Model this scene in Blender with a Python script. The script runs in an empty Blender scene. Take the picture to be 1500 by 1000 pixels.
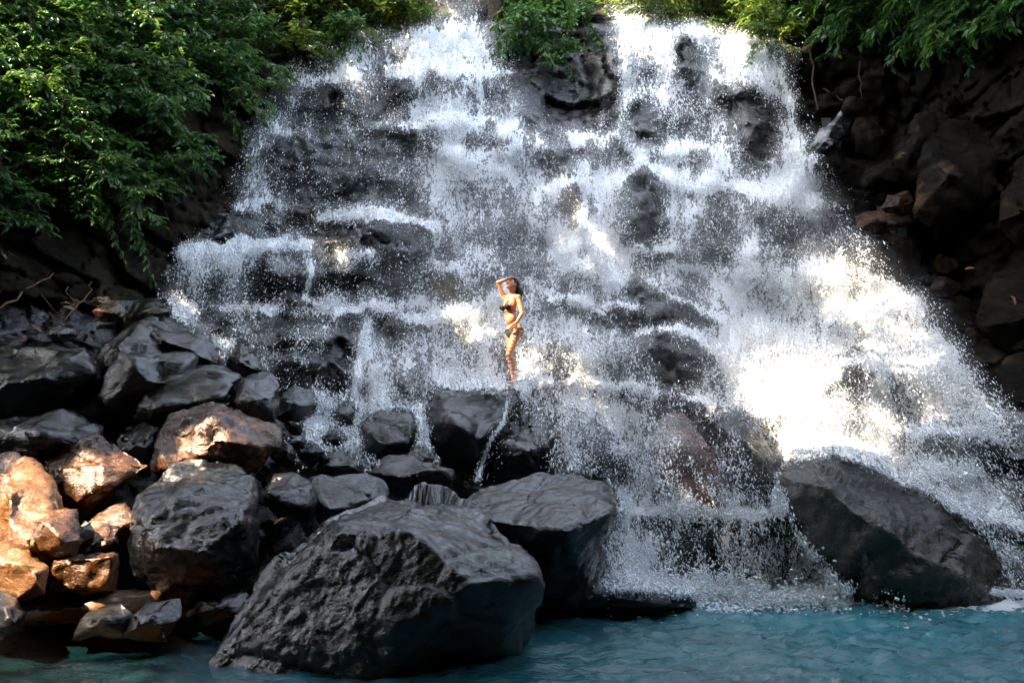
import bpy, bmesh, math, random
import numpy as np
from mathutils import Vector, Matrix
from mathutils.bvhtree import BVHTree

random.seed(7); RNG = np.random.default_rng(11)
scene = bpy.context.scene
COL = scene.collection

# ------------------------------------------------------------------ camera
F = 1177.0                                   # focal length in photo pixels (1500 wide)
PITCH = math.atan((684 - 500) / F)
CAM = np.array([0.0, 0.0, 1.5])
cam_d = bpy.data.cameras.new("camera"); cam = bpy.data.objects.new("camera", cam_d)
COL.objects.link(cam); cam.location = CAM
cam.rotation_euler = (math.pi / 2 + PITCH, 0, 0)
cam_d.sensor_width = 36; cam_d.lens = F / 1500 * 36; cam_d.clip_end = 500
scene.camera = cam

# ------------------------------------------------------------------ light
SUN = np.array([-0.55, -0.38, 0.74]); SUN /= np.linalg.norm(SUN)     # direction towards the sun
elev = math.asin(SUN[2]); azim = math.atan2(SUN[0], SUN[1])
w = bpy.data.worlds.new("World"); scene.world = w; w.use_nodes = True
wn = w.node_tree.nodes; wl = w.node_tree.links
bg = wn["Background"]; bg.inputs[1].default_value = 0.15
sky = wn.new("ShaderNodeTexSky"); sky.sky_type = 'NISHITA'; sky.sun_disc = False
sky.air_density = 1.0; sky.dust_density = 3.0; sky.ozone_density = 0.2; sky.sun_elevation = elev; sky.sun_rotation = azim
hs = wn.new("ShaderNodeHueSaturation"); hs.inputs["Saturation"].default_value = 0.6      # hazy tropical sky
wl.new(sky.outputs[0], hs.inputs["Color"]); wl.new(hs.outputs[0], bg.inputs[0])
sl = bpy.data.lights.new("sun", 'SUN'); sl.energy = 2.3; sl.angle = math.radians(0.5); sl.color = (1.0, 0.80, 0.56)
so = bpy.data.objects.new("sun", sl); COL.objects.link(so)
so.rotation_euler = Vector(SUN).to_track_quat('Z', 'Y').to_euler(); so.location = (-20, -10, 30)

scene.view_settings.view_transform = 'Standard'; scene.view_settings.look = 'None'
scene.view_settings.gamma = 1.0; scene.view_settings.use_curve_mapping = False
scene.view_settings.exposure = 3.95
cy = scene.cycles
cy.max_bounces = 6; cy.diffuse_bounces = 3; cy.glossy_bounces = 3; cy.transmission_bounces = 4
cy.transparent_max_bounces = 24; cy.use_denoising = True; cy.caustics_reflective = False; cy.caustics_refractive = False

# ------------------------------------------------------------------ maths helpers
cp, sp = math.cos(PITCH), math.sin(PITCH)
def P(px, py, Y):
    """world point seen at photo pixel (px,py) lying at distance Y (world y)"""
    px = np.asarray(px, float); py = np.asarray(py, float); Y = np.asarray(Y, float)
    dx = (px - 750) / F; dy = (500 - py) / F
    vx = dx; vy = cp - dy * sp; vz = sp + dy * cp
    t = Y / vy
    return np.stack([CAM[0] + vx * t, CAM[1] + vy * t, CAM[2] + vz * t], -1)
def V(px, py, Y): return Vector(P(px, py, Y))

def _h(ix, iy, iz, s):
    n = (ix.astype(np.int64) * 73856093) ^ (iy.astype(np.int64) * 19349663) ^ (iz.astype(np.int64) * 83492791) ^ (s * 2654435761)
    n &= 0xFFFFFFFF
    n = ((n ^ (n >> 15)) * 2246822519) & 0xFFFFFFFF
    n = ((n ^ (n >> 13)) * 3266489917) & 0xFFFFFFFF
    return ((n ^ (n >> 16)) & 0xFFFFFF) / float(0xFFFFFF)
def vnoise(p, s=0):
    i = np.floor(p); f = p - i; i = i.astype(np.int64); u = f * f * (3 - 2 * f)
    r = 0
    for a in (0, 1):
        for b in (0, 1):
            for c in (0, 1):
                wgt = (u[..., 0] if a else 1 - u[..., 0]) * (u[..., 1] if b else 1 - u[..., 1]) * (u[..., 2] if c else 1 - u[..., 2])
                r = r + wgt * _h(i[..., 0] + a, i[..., 1] + b, i[..., 2] + c, s)
    return r * 2 - 1
def fbm(p, o=4, s=0, lac=2.1, g=0.5):
    r = 0; a = 1.0
    for k in range(o):
        r = r + a * vnoise(p, s + k * 17); p = p * lac; a *= g
    return r
def blocks(p, s=0, tilt=0.5):
    """angular block displacement: each Voronoi cell gets its own offset and tilted facet; also returns distance to the crack"""
    i = np.floor(p).astype(np.int64); best = np.full(p.shape[:-1], 9e9); sec = best.copy(); val = np.zeros(p.shape[:-1])
    for a in (-1, 0, 1):
        for b in (-1, 0, 1):
            for c in (-1, 0, 1):
                x, y, z = i[..., 0] + a, i[..., 1] + b, i[..., 2] + c
                q = np.stack([x + _h(x, y, z, s + 1), y + _h(x, y, z, s + 2), z + _h(x, y, z, s + 3)], -1)
                d = p - q; dd = (d * d).sum(-1)
                n = np.stack([_h(x, y, z, s + 4), _h(x, y, z, s + 5), _h(x, y, z, s + 6)], -1) - 0.5
                v = (_h(x, y, z, s + 7) - 0.5) + tilt * 2 * (n * d).sum(-1)
                m = dd < best
                sec = np.where(m, best, np.minimum(sec, dd)); val = np.where(m, v, val); best = np.where(m, dd, best)
    return val, np.sqrt(sec) - np.sqrt(best)
def bilin(G, X, Y):
    h, w_ = G.shape
    X = np.clip(X, 0, w_ - 1.001); Y = np.clip(Y, 0, h - 1.001)
    x0 = X.astype(int); y0 = Y.astype(int); fx = X - x0; fy = Y - y0
    return (G[y0, x0] * (1 - fx) + G[y0, x0 + 1] * fx) * (1 - fy) + (G[y0 + 1, x0] * (1 - fx) + G[y0 + 1, x0 + 1] * fx) * fy
def sstep(a, b, x):
    t = np.clip((x - a) / (b - a), 0, 1); return t * t * (3 - 2 * t)
def blur(A, n):
    for _ in range(n):
        B = np.pad(A, 1, mode='edge')
        A = (B[1:-1, :-2] + 2 * B[1:-1, 1:-1] + B[1:-1, 2:]) / 4
        B = np.pad(A, 1, mode='edge')
        A = (B[:-2, 1:-1] + 2 * B[1:-1, 1:-1] + B[2:, 1:-1]) / 4
    return A

# ------------------------------------------------------------------ object helpers
def mesh_from(name, verts, faces, mat, parent=None, smooth=True, attrs=None, uv=None):
    """verts (N,3); faces (M,k) constant size array or list of arrays"""
    me = bpy.data.meshes.new(name)
    verts = np.asarray(verts, np.float32)
    fl = [np.asarray(f, np.int32) for f in (faces if isinstance(faces, list) else [faces]) if len(f)]
    loops = np.concatenate([f.ravel() for f in fl]); tot = np.concatenate([np.full(len(f), f.shape[1], np.int32) for f in fl])
    st = np.concatenate([[0], np.cumsum(tot)[:-1]]).astype(np.int32)
    me.vertices.add(len(verts)); me.vertices.foreach_set("co", verts.ravel())
    me.loops.add(len(loops)); me.loops.foreach_set("vertex_index", loops)
    me.polygons.add(len(tot)); me.polygons.foreach_set("loop_start", st); me.polygons.foreach_set("loop_total", tot)
    me.polygons.foreach_set("use_smooth", np.full(len(tot), smooth))
    if uv is not None:
        l = me.uv_layers.new(name="UVMap"); l.data.foreach_set("uv", np.asarray(uv, np.float32)[loops].ravel())
    for k, v in (attrs or {}).items():
        a = me.attributes.new(k, 'FLOAT', 'POINT'); a.data.foreach_set("value", np.asarray(v, np.float32).ravel())
    me.update(calc_edges=True); me.validate()
    if mat: me.materials.append(mat)
    o = bpy.data.objects.new(name, me); COL.objects.link(o)
    if parent: o.parent = parent
    return o
def tag(o, label=None, cat=None, group=None, kind=None):
    if label: o["label"] = label
    if cat: o["category"] = cat
    if group: o["group"] = group
    if kind: o["kind"] = kind
    return o
def empty(name, loc):
    o = bpy.data.objects.new(name, None); COL.objects.link(o); o.location = loc; o.empty_display_size = 0.2
    return o
def to_local(v, o): return np.asarray(v) - np.array(o.location)

# ------------------------------------------------------------------ materials
def newmat(name):
    m = bpy.data.materials.new(name); m.use_nodes = True
    nt = m.node_tree; b = nt.nodes["Principled BSDF"]
    return m, nt, b
def N(nt, t, **kw):
    n = nt.nodes.new(t)
    for k, v in kw.items():
        if k.startswith("i_"):
            key = k[2:]; key = int(key) if key.isdigit() else key.replace("_", " ")
            n.inputs[key].default_value = v
        else: setattr(n, k, v)
    return n
def L(nt, a, b): nt.links.new(a, b)
def ramp(nt, fac, stops):
    r = nt.nodes.new("ShaderNodeValToRGB"); e = r.color_ramp.elements
    while len(e) < len(stops): e.new(0.5)
    for k, (p_, c) in enumerate(stops): e[k].position = p_; e[k].color = (*c, 1) if len(c) == 3 else c
    L(nt, fac, r.inputs[0]); return r.outputs[0]
def noise(nt, co, scale, detail=5, rough=0.6, dist=0.0):
    n = N(nt, "ShaderNodeTexNoise"); n.inputs["Scale"].default_value = scale; n.inputs["Detail"].default_value = detail
    n.inputs["Roughness"].default_value = rough; n.inputs["Distortion"].default_value = dist
    if co is not None: L(nt, co, n.inputs["Vector"])
    return n.outputs[0]
def math_n(nt, op, a, b=None, clamp=False):
    n = N(nt, "ShaderNodeMath", operation=op, use_clamp=clamp)
    for k, x in enumerate((a, b)):
        if x is None: continue
        if isinstance(x, (int, float)): n.inputs[k].default_value = x
        else: L(nt, x, n.inputs[k])
    return n.outputs[0]
def attr(nt, name):
    n = N(nt, "ShaderNodeAttribute"); n.attribute_name = name; return n.outputs["Fac"]

def rock_mat(name, dark, mid, light, r0=0.03, r1=0.17, bump=0.6, fine=38.0, spec=1.0, lichen=None, coat=0.6):
    m, nt, b = newmat(name)
    g = N(nt, "ShaderNodeNewGeometry").outputs["Position"]
    n1 = noise(nt, g, 1.3, 6, 0.62, 0.4); n2 = noise(nt, g, 6.5, 7, 0.7, 0.3); n3 = noise(nt, g, fine, 5, 0.6, 0.8)
    mixv = math_n(nt, 'ADD', math_n(nt, 'MULTIPLY', n1, 0.45), math_n(nt, 'MULTIPLY', n2, 0.3)); mixv = math_n(nt, 'ADD', mixv, math_n(nt, 'MULTIPLY', noise(nt, g, 55, 3, 0.7), 0.25))
    c = ramp(nt, mixv, [(0.40, dark), (0.5, mid), (0.61, light)])
    if lichen:
        mx = N(nt, "ShaderNodeMix", data_type='RGBA'); L(nt, c, mx.inputs[6]); mx.inputs[7].default_value = (*lichen, 1)
        f = ramp(nt, noise(nt, g, 3.1, 8, 0.75, 0.2), [(0.54, (0, 0, 0)), (0.66, (0.8, 0.8, 0.8))]); L(nt, f, mx.inputs[0]); c = mx.outputs[2]
    L(nt, c, b.inputs["Base Color"])
    rr = N(nt, "ShaderNodeMapRange"); L(nt, n2, rr.inputs[0]); rr.inputs[1].default_value = 0.44; rr.inputs[2].default_value = 0.60
    rr.inputs[3].default_value = r0; rr.inputs[4].default_value = r1; L(nt, rr.outputs[0], b.inputs["Roughness"])
    b.inputs["Specular IOR Level"].default_value = spec; b.inputs["IOR"].default_value = 1.42
    if coat > 1: b.inputs["Coat Weight"].default_value = coat; b.inputs["Coat Roughness"].default_value = 0.12
    # wrinkled wet crust
    mp = N(nt, "ShaderNodeMapping"); mp.inputs["Scale"].default_value = (0.8, 1.0, 1.4); mp.inputs["Rotation"].default_value = (0.2, 0.3, 0.2); L(nt, g, mp.inputs[0])
    n4 = noise(nt, mp.outputs[0], 13.0, 5, 0.6, 0.7)
    h = math_n(nt, 'ADD', math_n(nt, 'MULTIPLY', n4, 0.7), math_n(nt, 'MULTIPLY', n3, 0.45))
    h = math_n(nt, 'ADD', h, math_n(nt, 'MULTIPLY', n2, 0.5))
    bp = N(nt, "ShaderNodeBump"); bp.inputs["Strength"].default_value = min(1.0, bump * 1.1); bp.inputs["Distance"].default_value = 0.024
    L(nt, h, bp.inputs["Height"]); L(nt, bp.outputs[0], b.inputs["Normal"]); L(nt, bp.outputs[0], b.inputs["Coat Normal"])
    return m
M = {}
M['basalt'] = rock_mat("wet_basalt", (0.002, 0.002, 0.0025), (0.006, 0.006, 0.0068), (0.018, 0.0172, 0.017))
M['basalt_pale'] = rock_mat("wet_grey_stone", (0.03, 0.032, 0.036), (0.07, 0.073, 0.08), (0.13, 0.13, 0.135), 0.2, 0.5, 0.7)
M['brown'] = rock_mat("sunlit_brown_stone", (0.012, 0.005, 0.002), (0.065, 0.024, 0.006), (0.15, 0.06, 0.016), 0.14, 0.42, 0.8)  # brown stone with the orange of the warm sun put into its colour
M['tan'] = rock_mat("sunlit_tan_stone", (0.05, 0.02, 0.008), (0.14, 0.062, 0.022), (0.26, 0.14, 0.065), 0.15, 0.4, 0.8)  # tan stone, its colour likewise warmed by painted sunlight
M['mossy'] = rock_mat("mossy_basalt", (0.006, 0.005, 0.004), (0.017, 0.014, 0.011), (0.06, 0.053, 0.042), 0.25, 0.6, 1.0, lichen=(0.05, 0.043, 0.014))
M['red'] = rock_mat("reddish_stone", (0.04, 0.018, 0.012), (0.13, 0.06, 0.042), (0.28, 0.15, 0.11), 0.2, 0.5, 0.9, lichen=(0.06, 0.05, 0.02))
M['cliff'] = rock_mat("cliff_rock", (0.005, 0.0055, 0.007), (0.014, 0.014, 0.016), (0.04, 0.036, 0.034), 0.22, 0.55, 1.0)
M['dry'] = rock_mat("shaded_rock", (0.0022, 0.0018, 0.0014), (0.005, 0.0038, 0.0027), (0.015, 0.010, 0.006), 0.5, 0.85, 1.0, coat=0, spec=0.06)  # deep shade of the right wall is put into this near-black colour
M['umber'] = rock_mat("umber_rock", (0.006, 0.003, 0.002), (0.025, 0.011, 0.005), (0.06, 0.028, 0.012), 0.4, 0.8, 0.9, coat=0, spec=0.2)  # lit copy of the right wall rock, for its sunlit pieces
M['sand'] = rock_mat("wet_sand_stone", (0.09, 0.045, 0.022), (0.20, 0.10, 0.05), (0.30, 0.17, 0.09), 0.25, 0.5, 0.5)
M['soil'] = rock_mat("forest_soil", (0.006, 0.006, 0.004), (0.014, 0.012, 0.008), (0.035, 0.028, 0.016), 0.7, 0.95, 0.8, coat=0, spec=0.1)

def leaf_mat(name, ca, cb, cc, trans=0.35, rough=0.38):
    m, nt, b = newmat(name)
    a = attr(nt, "tone"); c = ramp(nt, a, [(0.0, ca), (0.55, cb), (1.0, cc)])
    L(nt, c, b.inputs["Base Color"]); b.inputs["Roughness"].default_value = rough; b.inputs["Specular IOR Level"].default_value = 0.5
    t = N(nt, "ShaderNodeBsdfTranslucent")
    mx = N(nt, "ShaderNodeMix", data_type='RGBA', blend_type='MULTIPLY'); mx.inputs[0].default_value = 1.0
    L(nt, c, mx.inputs[6]); mx.inputs[7].default_value = (1.0, 0.95, 0.35, 1)
    gm = N(nt, "ShaderNodeGamma"); gm.inputs[1].default_value = 0.75; L(nt, mx.outputs[2], gm.inputs[0]); L(nt, gm.outputs[0], t.inputs[0])
    ms = N(nt, "ShaderNodeMixShader"); ms.inputs[0].default_value = trans
    L(nt, b.outputs[0], ms.inputs[1]); L(nt, t.outputs[0], ms.inputs[2])
    L(nt, ms.outputs[0], nt.nodes["Material Output"].inputs[0])
    return m
M['leaf'] = leaf_mat("shrub_leaf", (0.016, 0.075, 0.028), (0.055, 0.17, 0.042), (0.17, 0.28, 0.035))
M['leaf_sunlit'] = leaf_mat("sunlit_leaf", (0.03, 0.085, 0.012), (0.08, 0.15, 0.02), (0.16, 0.17, 0.03), 0.45)  # sunlit copy of the leaf: the sun's yellow is put into the colour
M['leaf_dead'] = leaf_mat("dead_leaf", (0.10, 0.035, 0.012), (0.24, 0.085, 0.03), (0.38, 0.20, 0.09), 0.2, 0.5)
def plain(name, col, rough=0.6, spec=0.4, bump=0.0, sc=30, sss=0.0):
    m, nt, b = newmat(name); g = N(nt, "ShaderNodeNewGeometry").outputs["Position"]
    n = noise(nt, g, sc, 4, 0.6); c0 = tuple(x * 0.78 for x in col); c1 = tuple(min(1, x * 1.2) for x in col)
    L(nt, ramp(nt, n, [(0.3, c0), (0.7, c1)]), b.inputs["Base Color"])
    b.inputs["Roughness"].default_value = rough; b.inputs["Specular IOR Level"].default_value = spec
    if sss: b.inputs["Subsurface Weight"].default_value = sss; b.inputs["Subsurface Radius"].default_value = (0.02, 0.008, 0.004)
    if bump:
        bp = N(nt, "ShaderNodeBump"); bp.inputs["Strength"].default_value = bump; bp.inputs["Distance"].default_value = 0.02
        L(nt, n, bp.inputs["Height"]); L(nt, bp.outputs[0], b.inputs["Normal"])
    return m
M['bark'] = plain("bark", (0.06, 0.043, 0.03), 0.85, 0.2, 0.8, 14)
M['twig'] = plain("dry_twig", (0.20, 0.11, 0.05), 0.7, 0.3, 0.3, 20)
M['skin'] = plain("skin", (0.46, 0.20, 0.10), 0.38, 0.5, 0.0, 6)
M['hair'] = plain("wet_hair", (0.010, 0.007, 0.005), 0.45, 0.3, 0.4, 60)
M['cloth'] = plain("black_cloth", (0.010, 0.010, 0.012), 0.6, 0.3, 0.0, 40)
M['band'] = plain("patterned_band", (0.22, 0.12, 0.07), 0.6, 0.3, 0.3, 160)
M['lip'] = plain("lips", (0.28, 0.07, 0.055), 0.4, 0.5)

# ------------------------------------------------------------------ the cliff: one surface that recedes in ledges
CX = np.array([-420, 0, 150, 300, 420, 560, 700, 850, 1000, 1150, 1260, 1380, 1500, 1920], float)
RY = np.array([-220, -60, 0, 45, 120, 240, 360, 450, 560, 650, 750, 860, 1000], float)
TAB = np.array([
 [11, 10.5, 10.2, 10, 9.8, 9.4, 9, 8.6, 8.2, 8, 7.6, 7.2, 7],
 [15, 13.5, 13, 12.8, 12.4, 11.8, 11.2, 10.9, 10.2, 9.6, 9, 8.4, 8],
 [17, 15, 14.4, 14, 13.6, 13, 12.4, 11.8, 10.9, 10.2, 9.4, 8.6, 8.2],
 [20, 17, 16.2, 15.8, 15.4, 14.9, 14.2, 13.4, 12, 10.8, 9.8, 8.9, 8.6],
 [24, 20, 18.6, 18, 17.4, 16.6, 15.4, 14.2, 12.6, 11.3, 10.2, 9.3, 9],
 [28, 23, 20.5, 19, 18, 17, 15.8, 14.5, 12.9, 11.6, 10.5, 9.6, 9.3],
 [30, 24, 21.5, 19.3, 18.2, 17.1, 15.9, 14.6, 13.1, 11.9, 10.8, 9.9, 9.6],
 [30, 24, 21.5, 19.6, 18.6, 17.2, 15.8, 14.6, 13.1, 12, 11, 10, 9.7],
 [30, 24, 21.5, 19.3, 18.2, 17, 15.7, 14.6, 13, 11.9, 10.8, 9.9, 9.6],
 [28, 23, 21, 19, 17.8, 16.6, 15.4, 14.4, 12.9, 12, 11, 10, 9.6],
 [24, 20, 18.5, 17.6, 16.8, 16, 15, 13.8, 12.5, 11.7, 11, 10, 9.6],
 [20, 17, 16.2, 15.7, 15.2, 14.6, 14, 13.2, 12.2, 11.4, 10.6, 9.8, 9.5],
 [17, 14.8, 14.2, 13.9, 13.6, 13.2, 12.8, 12.4, 11.8, 11, 10.2, 9.5, 9.2],
 [12, 11.4, 11, 10.8, 10.6, 10.4, 10.2, 10, 9.6, 9.2, 8.8, 8.4, 8.2]]).T          # rows: RY, cols: CX
def base_depth(px, py):
    return bilin(TAB, np.interp(px, CX, np.arange(len(CX))), np.interp(py, RY, np.arange(len(RY))))
LX = np.array([150, 270, 400, 550, 700, 850, 1000, 1150, 1300, 1500], float)
LEDGES = [np.interp, [
 [45, 45, 60, 55, 42, 28, 36, 84, 100, 100], [110, 115, 120, 118, 110, 95, 95, 160, 170, 170],
 [190, 200, 200, 195, 190, 205, 218, 240, 240, 250], [280, 300, 300, 316, 326, 275, 268, 290, 300, 320],
 [350, 365, 362, 372, 398, 348, 366, 392, 410, 420], [430, 452, 450, 455, 452, 450, 442, 490, 470, 500],
 [500, 520, 530, 545, 520, 505, 492, 560, 540, 560], [580, 590, 595, 600, 566, 565, 598, 606, 620, 640],
 [680, 680, 680, 680, 660, 660, 672, 672, 690, 700], [760, 760, 760, 760, 750, 750, 750, 750, 750, 760],
 [1010] * 10]]
STEP = 4
GX = np.arange(-420, 1921, STEP, dtype=float); GY = np.arange(-92, 1013, STEP, dtype=float)
PXg, PYg = np.meshgrid(GX, GY)
def ledge_depth(px, py, wob):
    q = py + wob; out = py.copy()
    l0 = np.full(px.shape, -220.0)
    for row in LEDGES[1]:
        l1 = np.interp(px, LX, row)
        s = np.clip((q - l0) / np.maximum(l1 - l0, 1), 0, 1); inside = (q >= l0) & (q < l1)
        t = 0.30 * s + 0.70 * sstep(0.86, 1.0, s)
        out = np.where(inside, l0 + t * (l1 - l0) - wob * 0.3, out); l0 = l1
    k = sstep(20, 60, py) * sstep(120, 260, px) * (1 - sstep(1380, 1560, px))
    return base_depth(px, out * k + py * (1 - k))
w3 = np.stack([PXg / 90, PYg / 90, PXg * 0], -1)
D = ledge_depth(PXg, PYg, 16 * fbm(w3, 4, 3) + 9 * vnoise(w3 * 5, 8))
DOMES = [(500, 250, 95, 75, .5), (420, 230, 50, 40, .3), (560, 350, 75, 30, .5), (350, 410, 90, 40, .4), (500, 410, 60, 34, .4), (470, 515, 60, 45, .5), (415, 520, 50, 40, .4),
         (940, 300, 45, 60, .8), (1010, 350, 42, 45, .6), (1090, 150, 40, 60, .6), (1110, 215, 40, 40, .5), (935, 180, 38, 45, .7), (1002, 82, 20, 42, .6), (1130, 335, 42, 45, .6),
         (955, 445, 50, 45, .6), (980, 535, 55, 48, .8), (880, 520, 38, 50, .6), (800, 540, 50, 40, .4), (580, 570, 40, 40, .6), (700, 510, 50, 30, .4), (820, 300, 50, 40, .4),
         (780, 220, 50, 25, .4), (1040, 250, 40, 25, .3), (870, 420, 50, 35, .4), (1230, 560, 60, 60, .5), (1400, 640, 70, 60, .5), (1330, 520, 60, 50, .4), (640, 260, 60, 40, .3), (1060, 800, 90, 50, .3), (940, 790, 30, 60, .3)]
for (x, y, rx, ry, a) in DOMES:
    r2 = ((PXg - x) / rx) ** 2 + ((PYg - y) / ry) ** 2
    D -= a * np.sqrt(np.clip(1 - r2 * 0.8, 0, 1))
D += 0.9 * np.exp(-((PXg - 830) / 50) ** 2 - ((PYg - 130) / 60) ** 2)          # dark recess between the two falls
D += 0.9 * np.exp(-((PXg - 1290) / 60) ** 2 - ((PYg - 180) / 70) ** 2)
pos = P(PXg, PYg, D)
bl1, cr1 = blocks(pos * np.array([0.95, 0.95, 1.25]), 5, 0.55); bl2, cr2 = blocks(pos * 2.7 + 3.3, 21, 0.5)
D = D - 0.55 * bl1 - 0.17 * bl2 + 0.14 * np.exp(-cr1 / 0.06) + 0.05 * np.exp(-cr2 / 0.08) + 0.05 * fbm(pos * 3.5, 4, 31) + 0.02 * fbm(pos * 11, 3, 41)
pos = P(PXg, PYg, D)
ny, nx = PXg.shape
idx = np.arange(ny * nx).reshape(ny, nx)
quad = np.stack([idx[:-1, :-1], idx[1:, :-1], idx[1:, 1:], idx[:-1, 1:]], -1).reshape(-1, 4)
M_cl = M['cliff']
cliff = mesh_from("cliff", pos.reshape(-1, 3), quad, M_cl); tag(cliff, kind="structure")
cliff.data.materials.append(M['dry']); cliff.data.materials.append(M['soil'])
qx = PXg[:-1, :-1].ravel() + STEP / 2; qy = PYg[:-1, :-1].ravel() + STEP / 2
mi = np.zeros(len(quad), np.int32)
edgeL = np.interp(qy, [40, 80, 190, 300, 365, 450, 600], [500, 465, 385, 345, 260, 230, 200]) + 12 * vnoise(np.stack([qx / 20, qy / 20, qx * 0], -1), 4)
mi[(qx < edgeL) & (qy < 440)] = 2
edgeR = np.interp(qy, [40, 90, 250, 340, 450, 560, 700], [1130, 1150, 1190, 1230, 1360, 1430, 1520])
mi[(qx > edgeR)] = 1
mi[qy < 25] = 2
cliff.data.polygons.foreach_set("material_index", mi)

# ------------------------------------------------------------------ boulders: hulls of points traced in space, refined and roughened
ROCKS = []           # (object, world vertices, faces) for the water to run over
def chisel(pts, n, seed):
    """split flat facets off the hull, mostly on the sides one sees, so that it gets arrises like broken basalt"""
    r = np.random.default_rng(seed); size = np.ptp(pts, axis=0).max()
    for k in range(n):
        d = np.array([r.normal(0, .75), -abs(r.normal(.7, .3)), r.normal(.35, .6)]); d /= np.linalg.norm(d)
        if d[1] > -.3: continue
        h = (pts @ d); cut = h.max() - size * r.uniform(.02, .075)
        ins = pts[h <= cut]; out = pts[h > cut]
        if len(ins) < 5 or len(out) == 0: continue
        new = [a + (b_ - a) * ((cut - a @ d) / ((b_ - a) @ d)) for a in out for b_ in ins]
        pts = np.concatenate([ins, np.array(new)])
        bm = bmesh.new()
        for p in pts: bm.verts.new(p)
        bmesh.ops.convex_hull(bm, input=bm.verts[:])
        bmesh.ops.delete(bm, geom=[v for v in bm.verts if not v.link_faces], context='VERTS')
        bmesh.ops.dissolve_limit(bm, angle_limit=.02, verts=bm.verts[:], edges=bm.edges[:])
        pts = np.array([v.co for v in bm.verts]); bm.free()
    return pts
def hull_rock(name, pts, mat, label, cat="boulder", group=None, rough=0.05, edge=0.065, smooth_it=3, seed=0, blocky=0.045, wet=True, cover=0.0, chips=3):
    pts = np.asarray(pts, float)
    c = pts.mean(0); base = np.array([c[0], c[1], pts[:, 2].min()])
    pts = chisel(pts, chips, 900 + seed)
    bm = bmesh.new()
    for p in pts: bm.verts.new(p - base)
    r = bmesh.ops.convex_hull(bm, input=bm.verts[:])
    bmesh.ops.delete(bm, geom=[v for v in bm.verts if not v.link_faces], context='VERTS')
    bmesh.ops.triangulate(bm, faces=bm.faces[:])
    for k in range(10):
        lim = max(edge, 0)
        es = [e for e in bm.edges if e.calc_length() > lim * 1.5]
        if not es: break
        bmesh.ops.subdivide_edges(bm, edges=es, cuts=1)
        bmesh.ops.triangulate(bm, faces=[f for f in bm.faces if len(f.verts) > 3])
        if k == 5:
            for _ in range(2): bmesh.ops.smooth_vert(bm, verts=bm.verts[:], factor=0.3, use_axis_x=True, use_axis_y=True, use_axis_z=True)
    bm.normal_update()
    co = np.array([v.co for v in bm.verts]); no = np.array([v.normal for v in bm.verts]); w_ = co + base
    fc = np.array([[v.index for v in f.verts] for f in bm.faces]); bm.free()
    size = np.ptp(pts, axis=0).max()
    b1, c1 = blocks(w_ * (2.6 / max(size, .5)) + seed * 3.1, 50 + seed, 0.75); b2, c2 = blocks(w_ * (6.5 / max(size, .5)) + seed * 1.7, 90 + seed, 0.7)
    d = blocky * size * (0.55 * b1 + 0.16 * b2) - 0.03 * np.exp(-c1 / 0.05) * min(size, 1) + rough * fbm(w_ * 2.2 + seed, 4, 60 + seed) * min(size, 1.6) * 0.9 - 0.016 * np.abs(fbm(w_ * np.array([7, 7, 11]) + fbm(w_ * 3, 2, 71)[:, None], 3, 77)) + 0.007 * vnoise(w_ * 26, 78) - (0.010 * np.abs(fbm(w_ * 19, 2, 79)) if edge < .045 else 0)
    co = co + no * d[:, None]
    o = mesh_from(name, co, fc, mat); o.location = base
    tag(o, label, cat, group)
    if wet: ROCKS.append((co + base, fc, cover))
    return o
def rk(name, outline, Y, front, mat, label, thick=0.9, top=0.9, **kw):
    """outline: silhouette in photo pixels at depth Y (optional third value: depth change); front: (px,py,dY) points nearer than that"""
    pts = []; cx = np.mean([p[0] for p in outline]); cyy = np.mean([p[1] for p in outline])
    hy = np.ptp([p[1] for p in outline]) / 2 + 1e-6; hm = hy * Y / F
    for p in outline:
        d = p[2] if len(p) > 2 else 0.0
        d += top * hm * np.clip((cyy - p[1]) / hy, 0, 1) ** 1.5
        pts.append(P(p[0], p[1], Y + d))
        pts.append(P(cx + (p[0] - cx) * 0.72, cyy + (p[1] - cyy) * 0.72 + 6, Y + d * 0.3 + thick))
    for (x, y, d) in front: pts.append(P(x, y, Y + d))
    return hull_rock(name, pts, mat, label, **kw)
B, R_, T_, PA, MO = M['basalt'], M['brown'], M['tan'], M['basalt_pale'], M['mossy']
# --- foreground, at the pool
def solid(name, pts, mat, label, **kw): return hull_rock(name, np.array([P(*p) for p in pts]), mat, label, chips=0, **kw)
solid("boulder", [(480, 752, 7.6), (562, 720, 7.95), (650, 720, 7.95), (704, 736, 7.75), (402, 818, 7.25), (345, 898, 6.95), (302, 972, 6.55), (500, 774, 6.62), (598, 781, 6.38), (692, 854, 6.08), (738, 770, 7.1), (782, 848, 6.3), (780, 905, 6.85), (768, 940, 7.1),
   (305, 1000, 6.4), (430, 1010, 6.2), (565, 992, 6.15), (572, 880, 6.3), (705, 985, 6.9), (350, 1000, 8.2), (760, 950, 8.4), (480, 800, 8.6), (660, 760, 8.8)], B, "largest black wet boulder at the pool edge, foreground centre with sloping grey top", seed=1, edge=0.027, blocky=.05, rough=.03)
solid("boulder", [(668, 738, 8.6), (706, 714, 8.9), (790, 690, 9.0), (842, 688, 9.0), (888, 704, 8.9), (722, 762, 7.9), (830, 777, 7.45), (893, 752, 7.75), (906, 738, 8.1), (868, 838, 8.1), (850, 895, 8.4), (760, 900, 8.3), (700, 830, 8.2), (800, 850, 7.85), (845, 820, 7.7), (700, 860, 9.4), (880, 860, 9.4)], B, "flat topped boulder with pale grey sheen, overhanging the pool beside the falls", seed=2, edge=0.028, blocky=.02, rough=.025)
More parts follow.
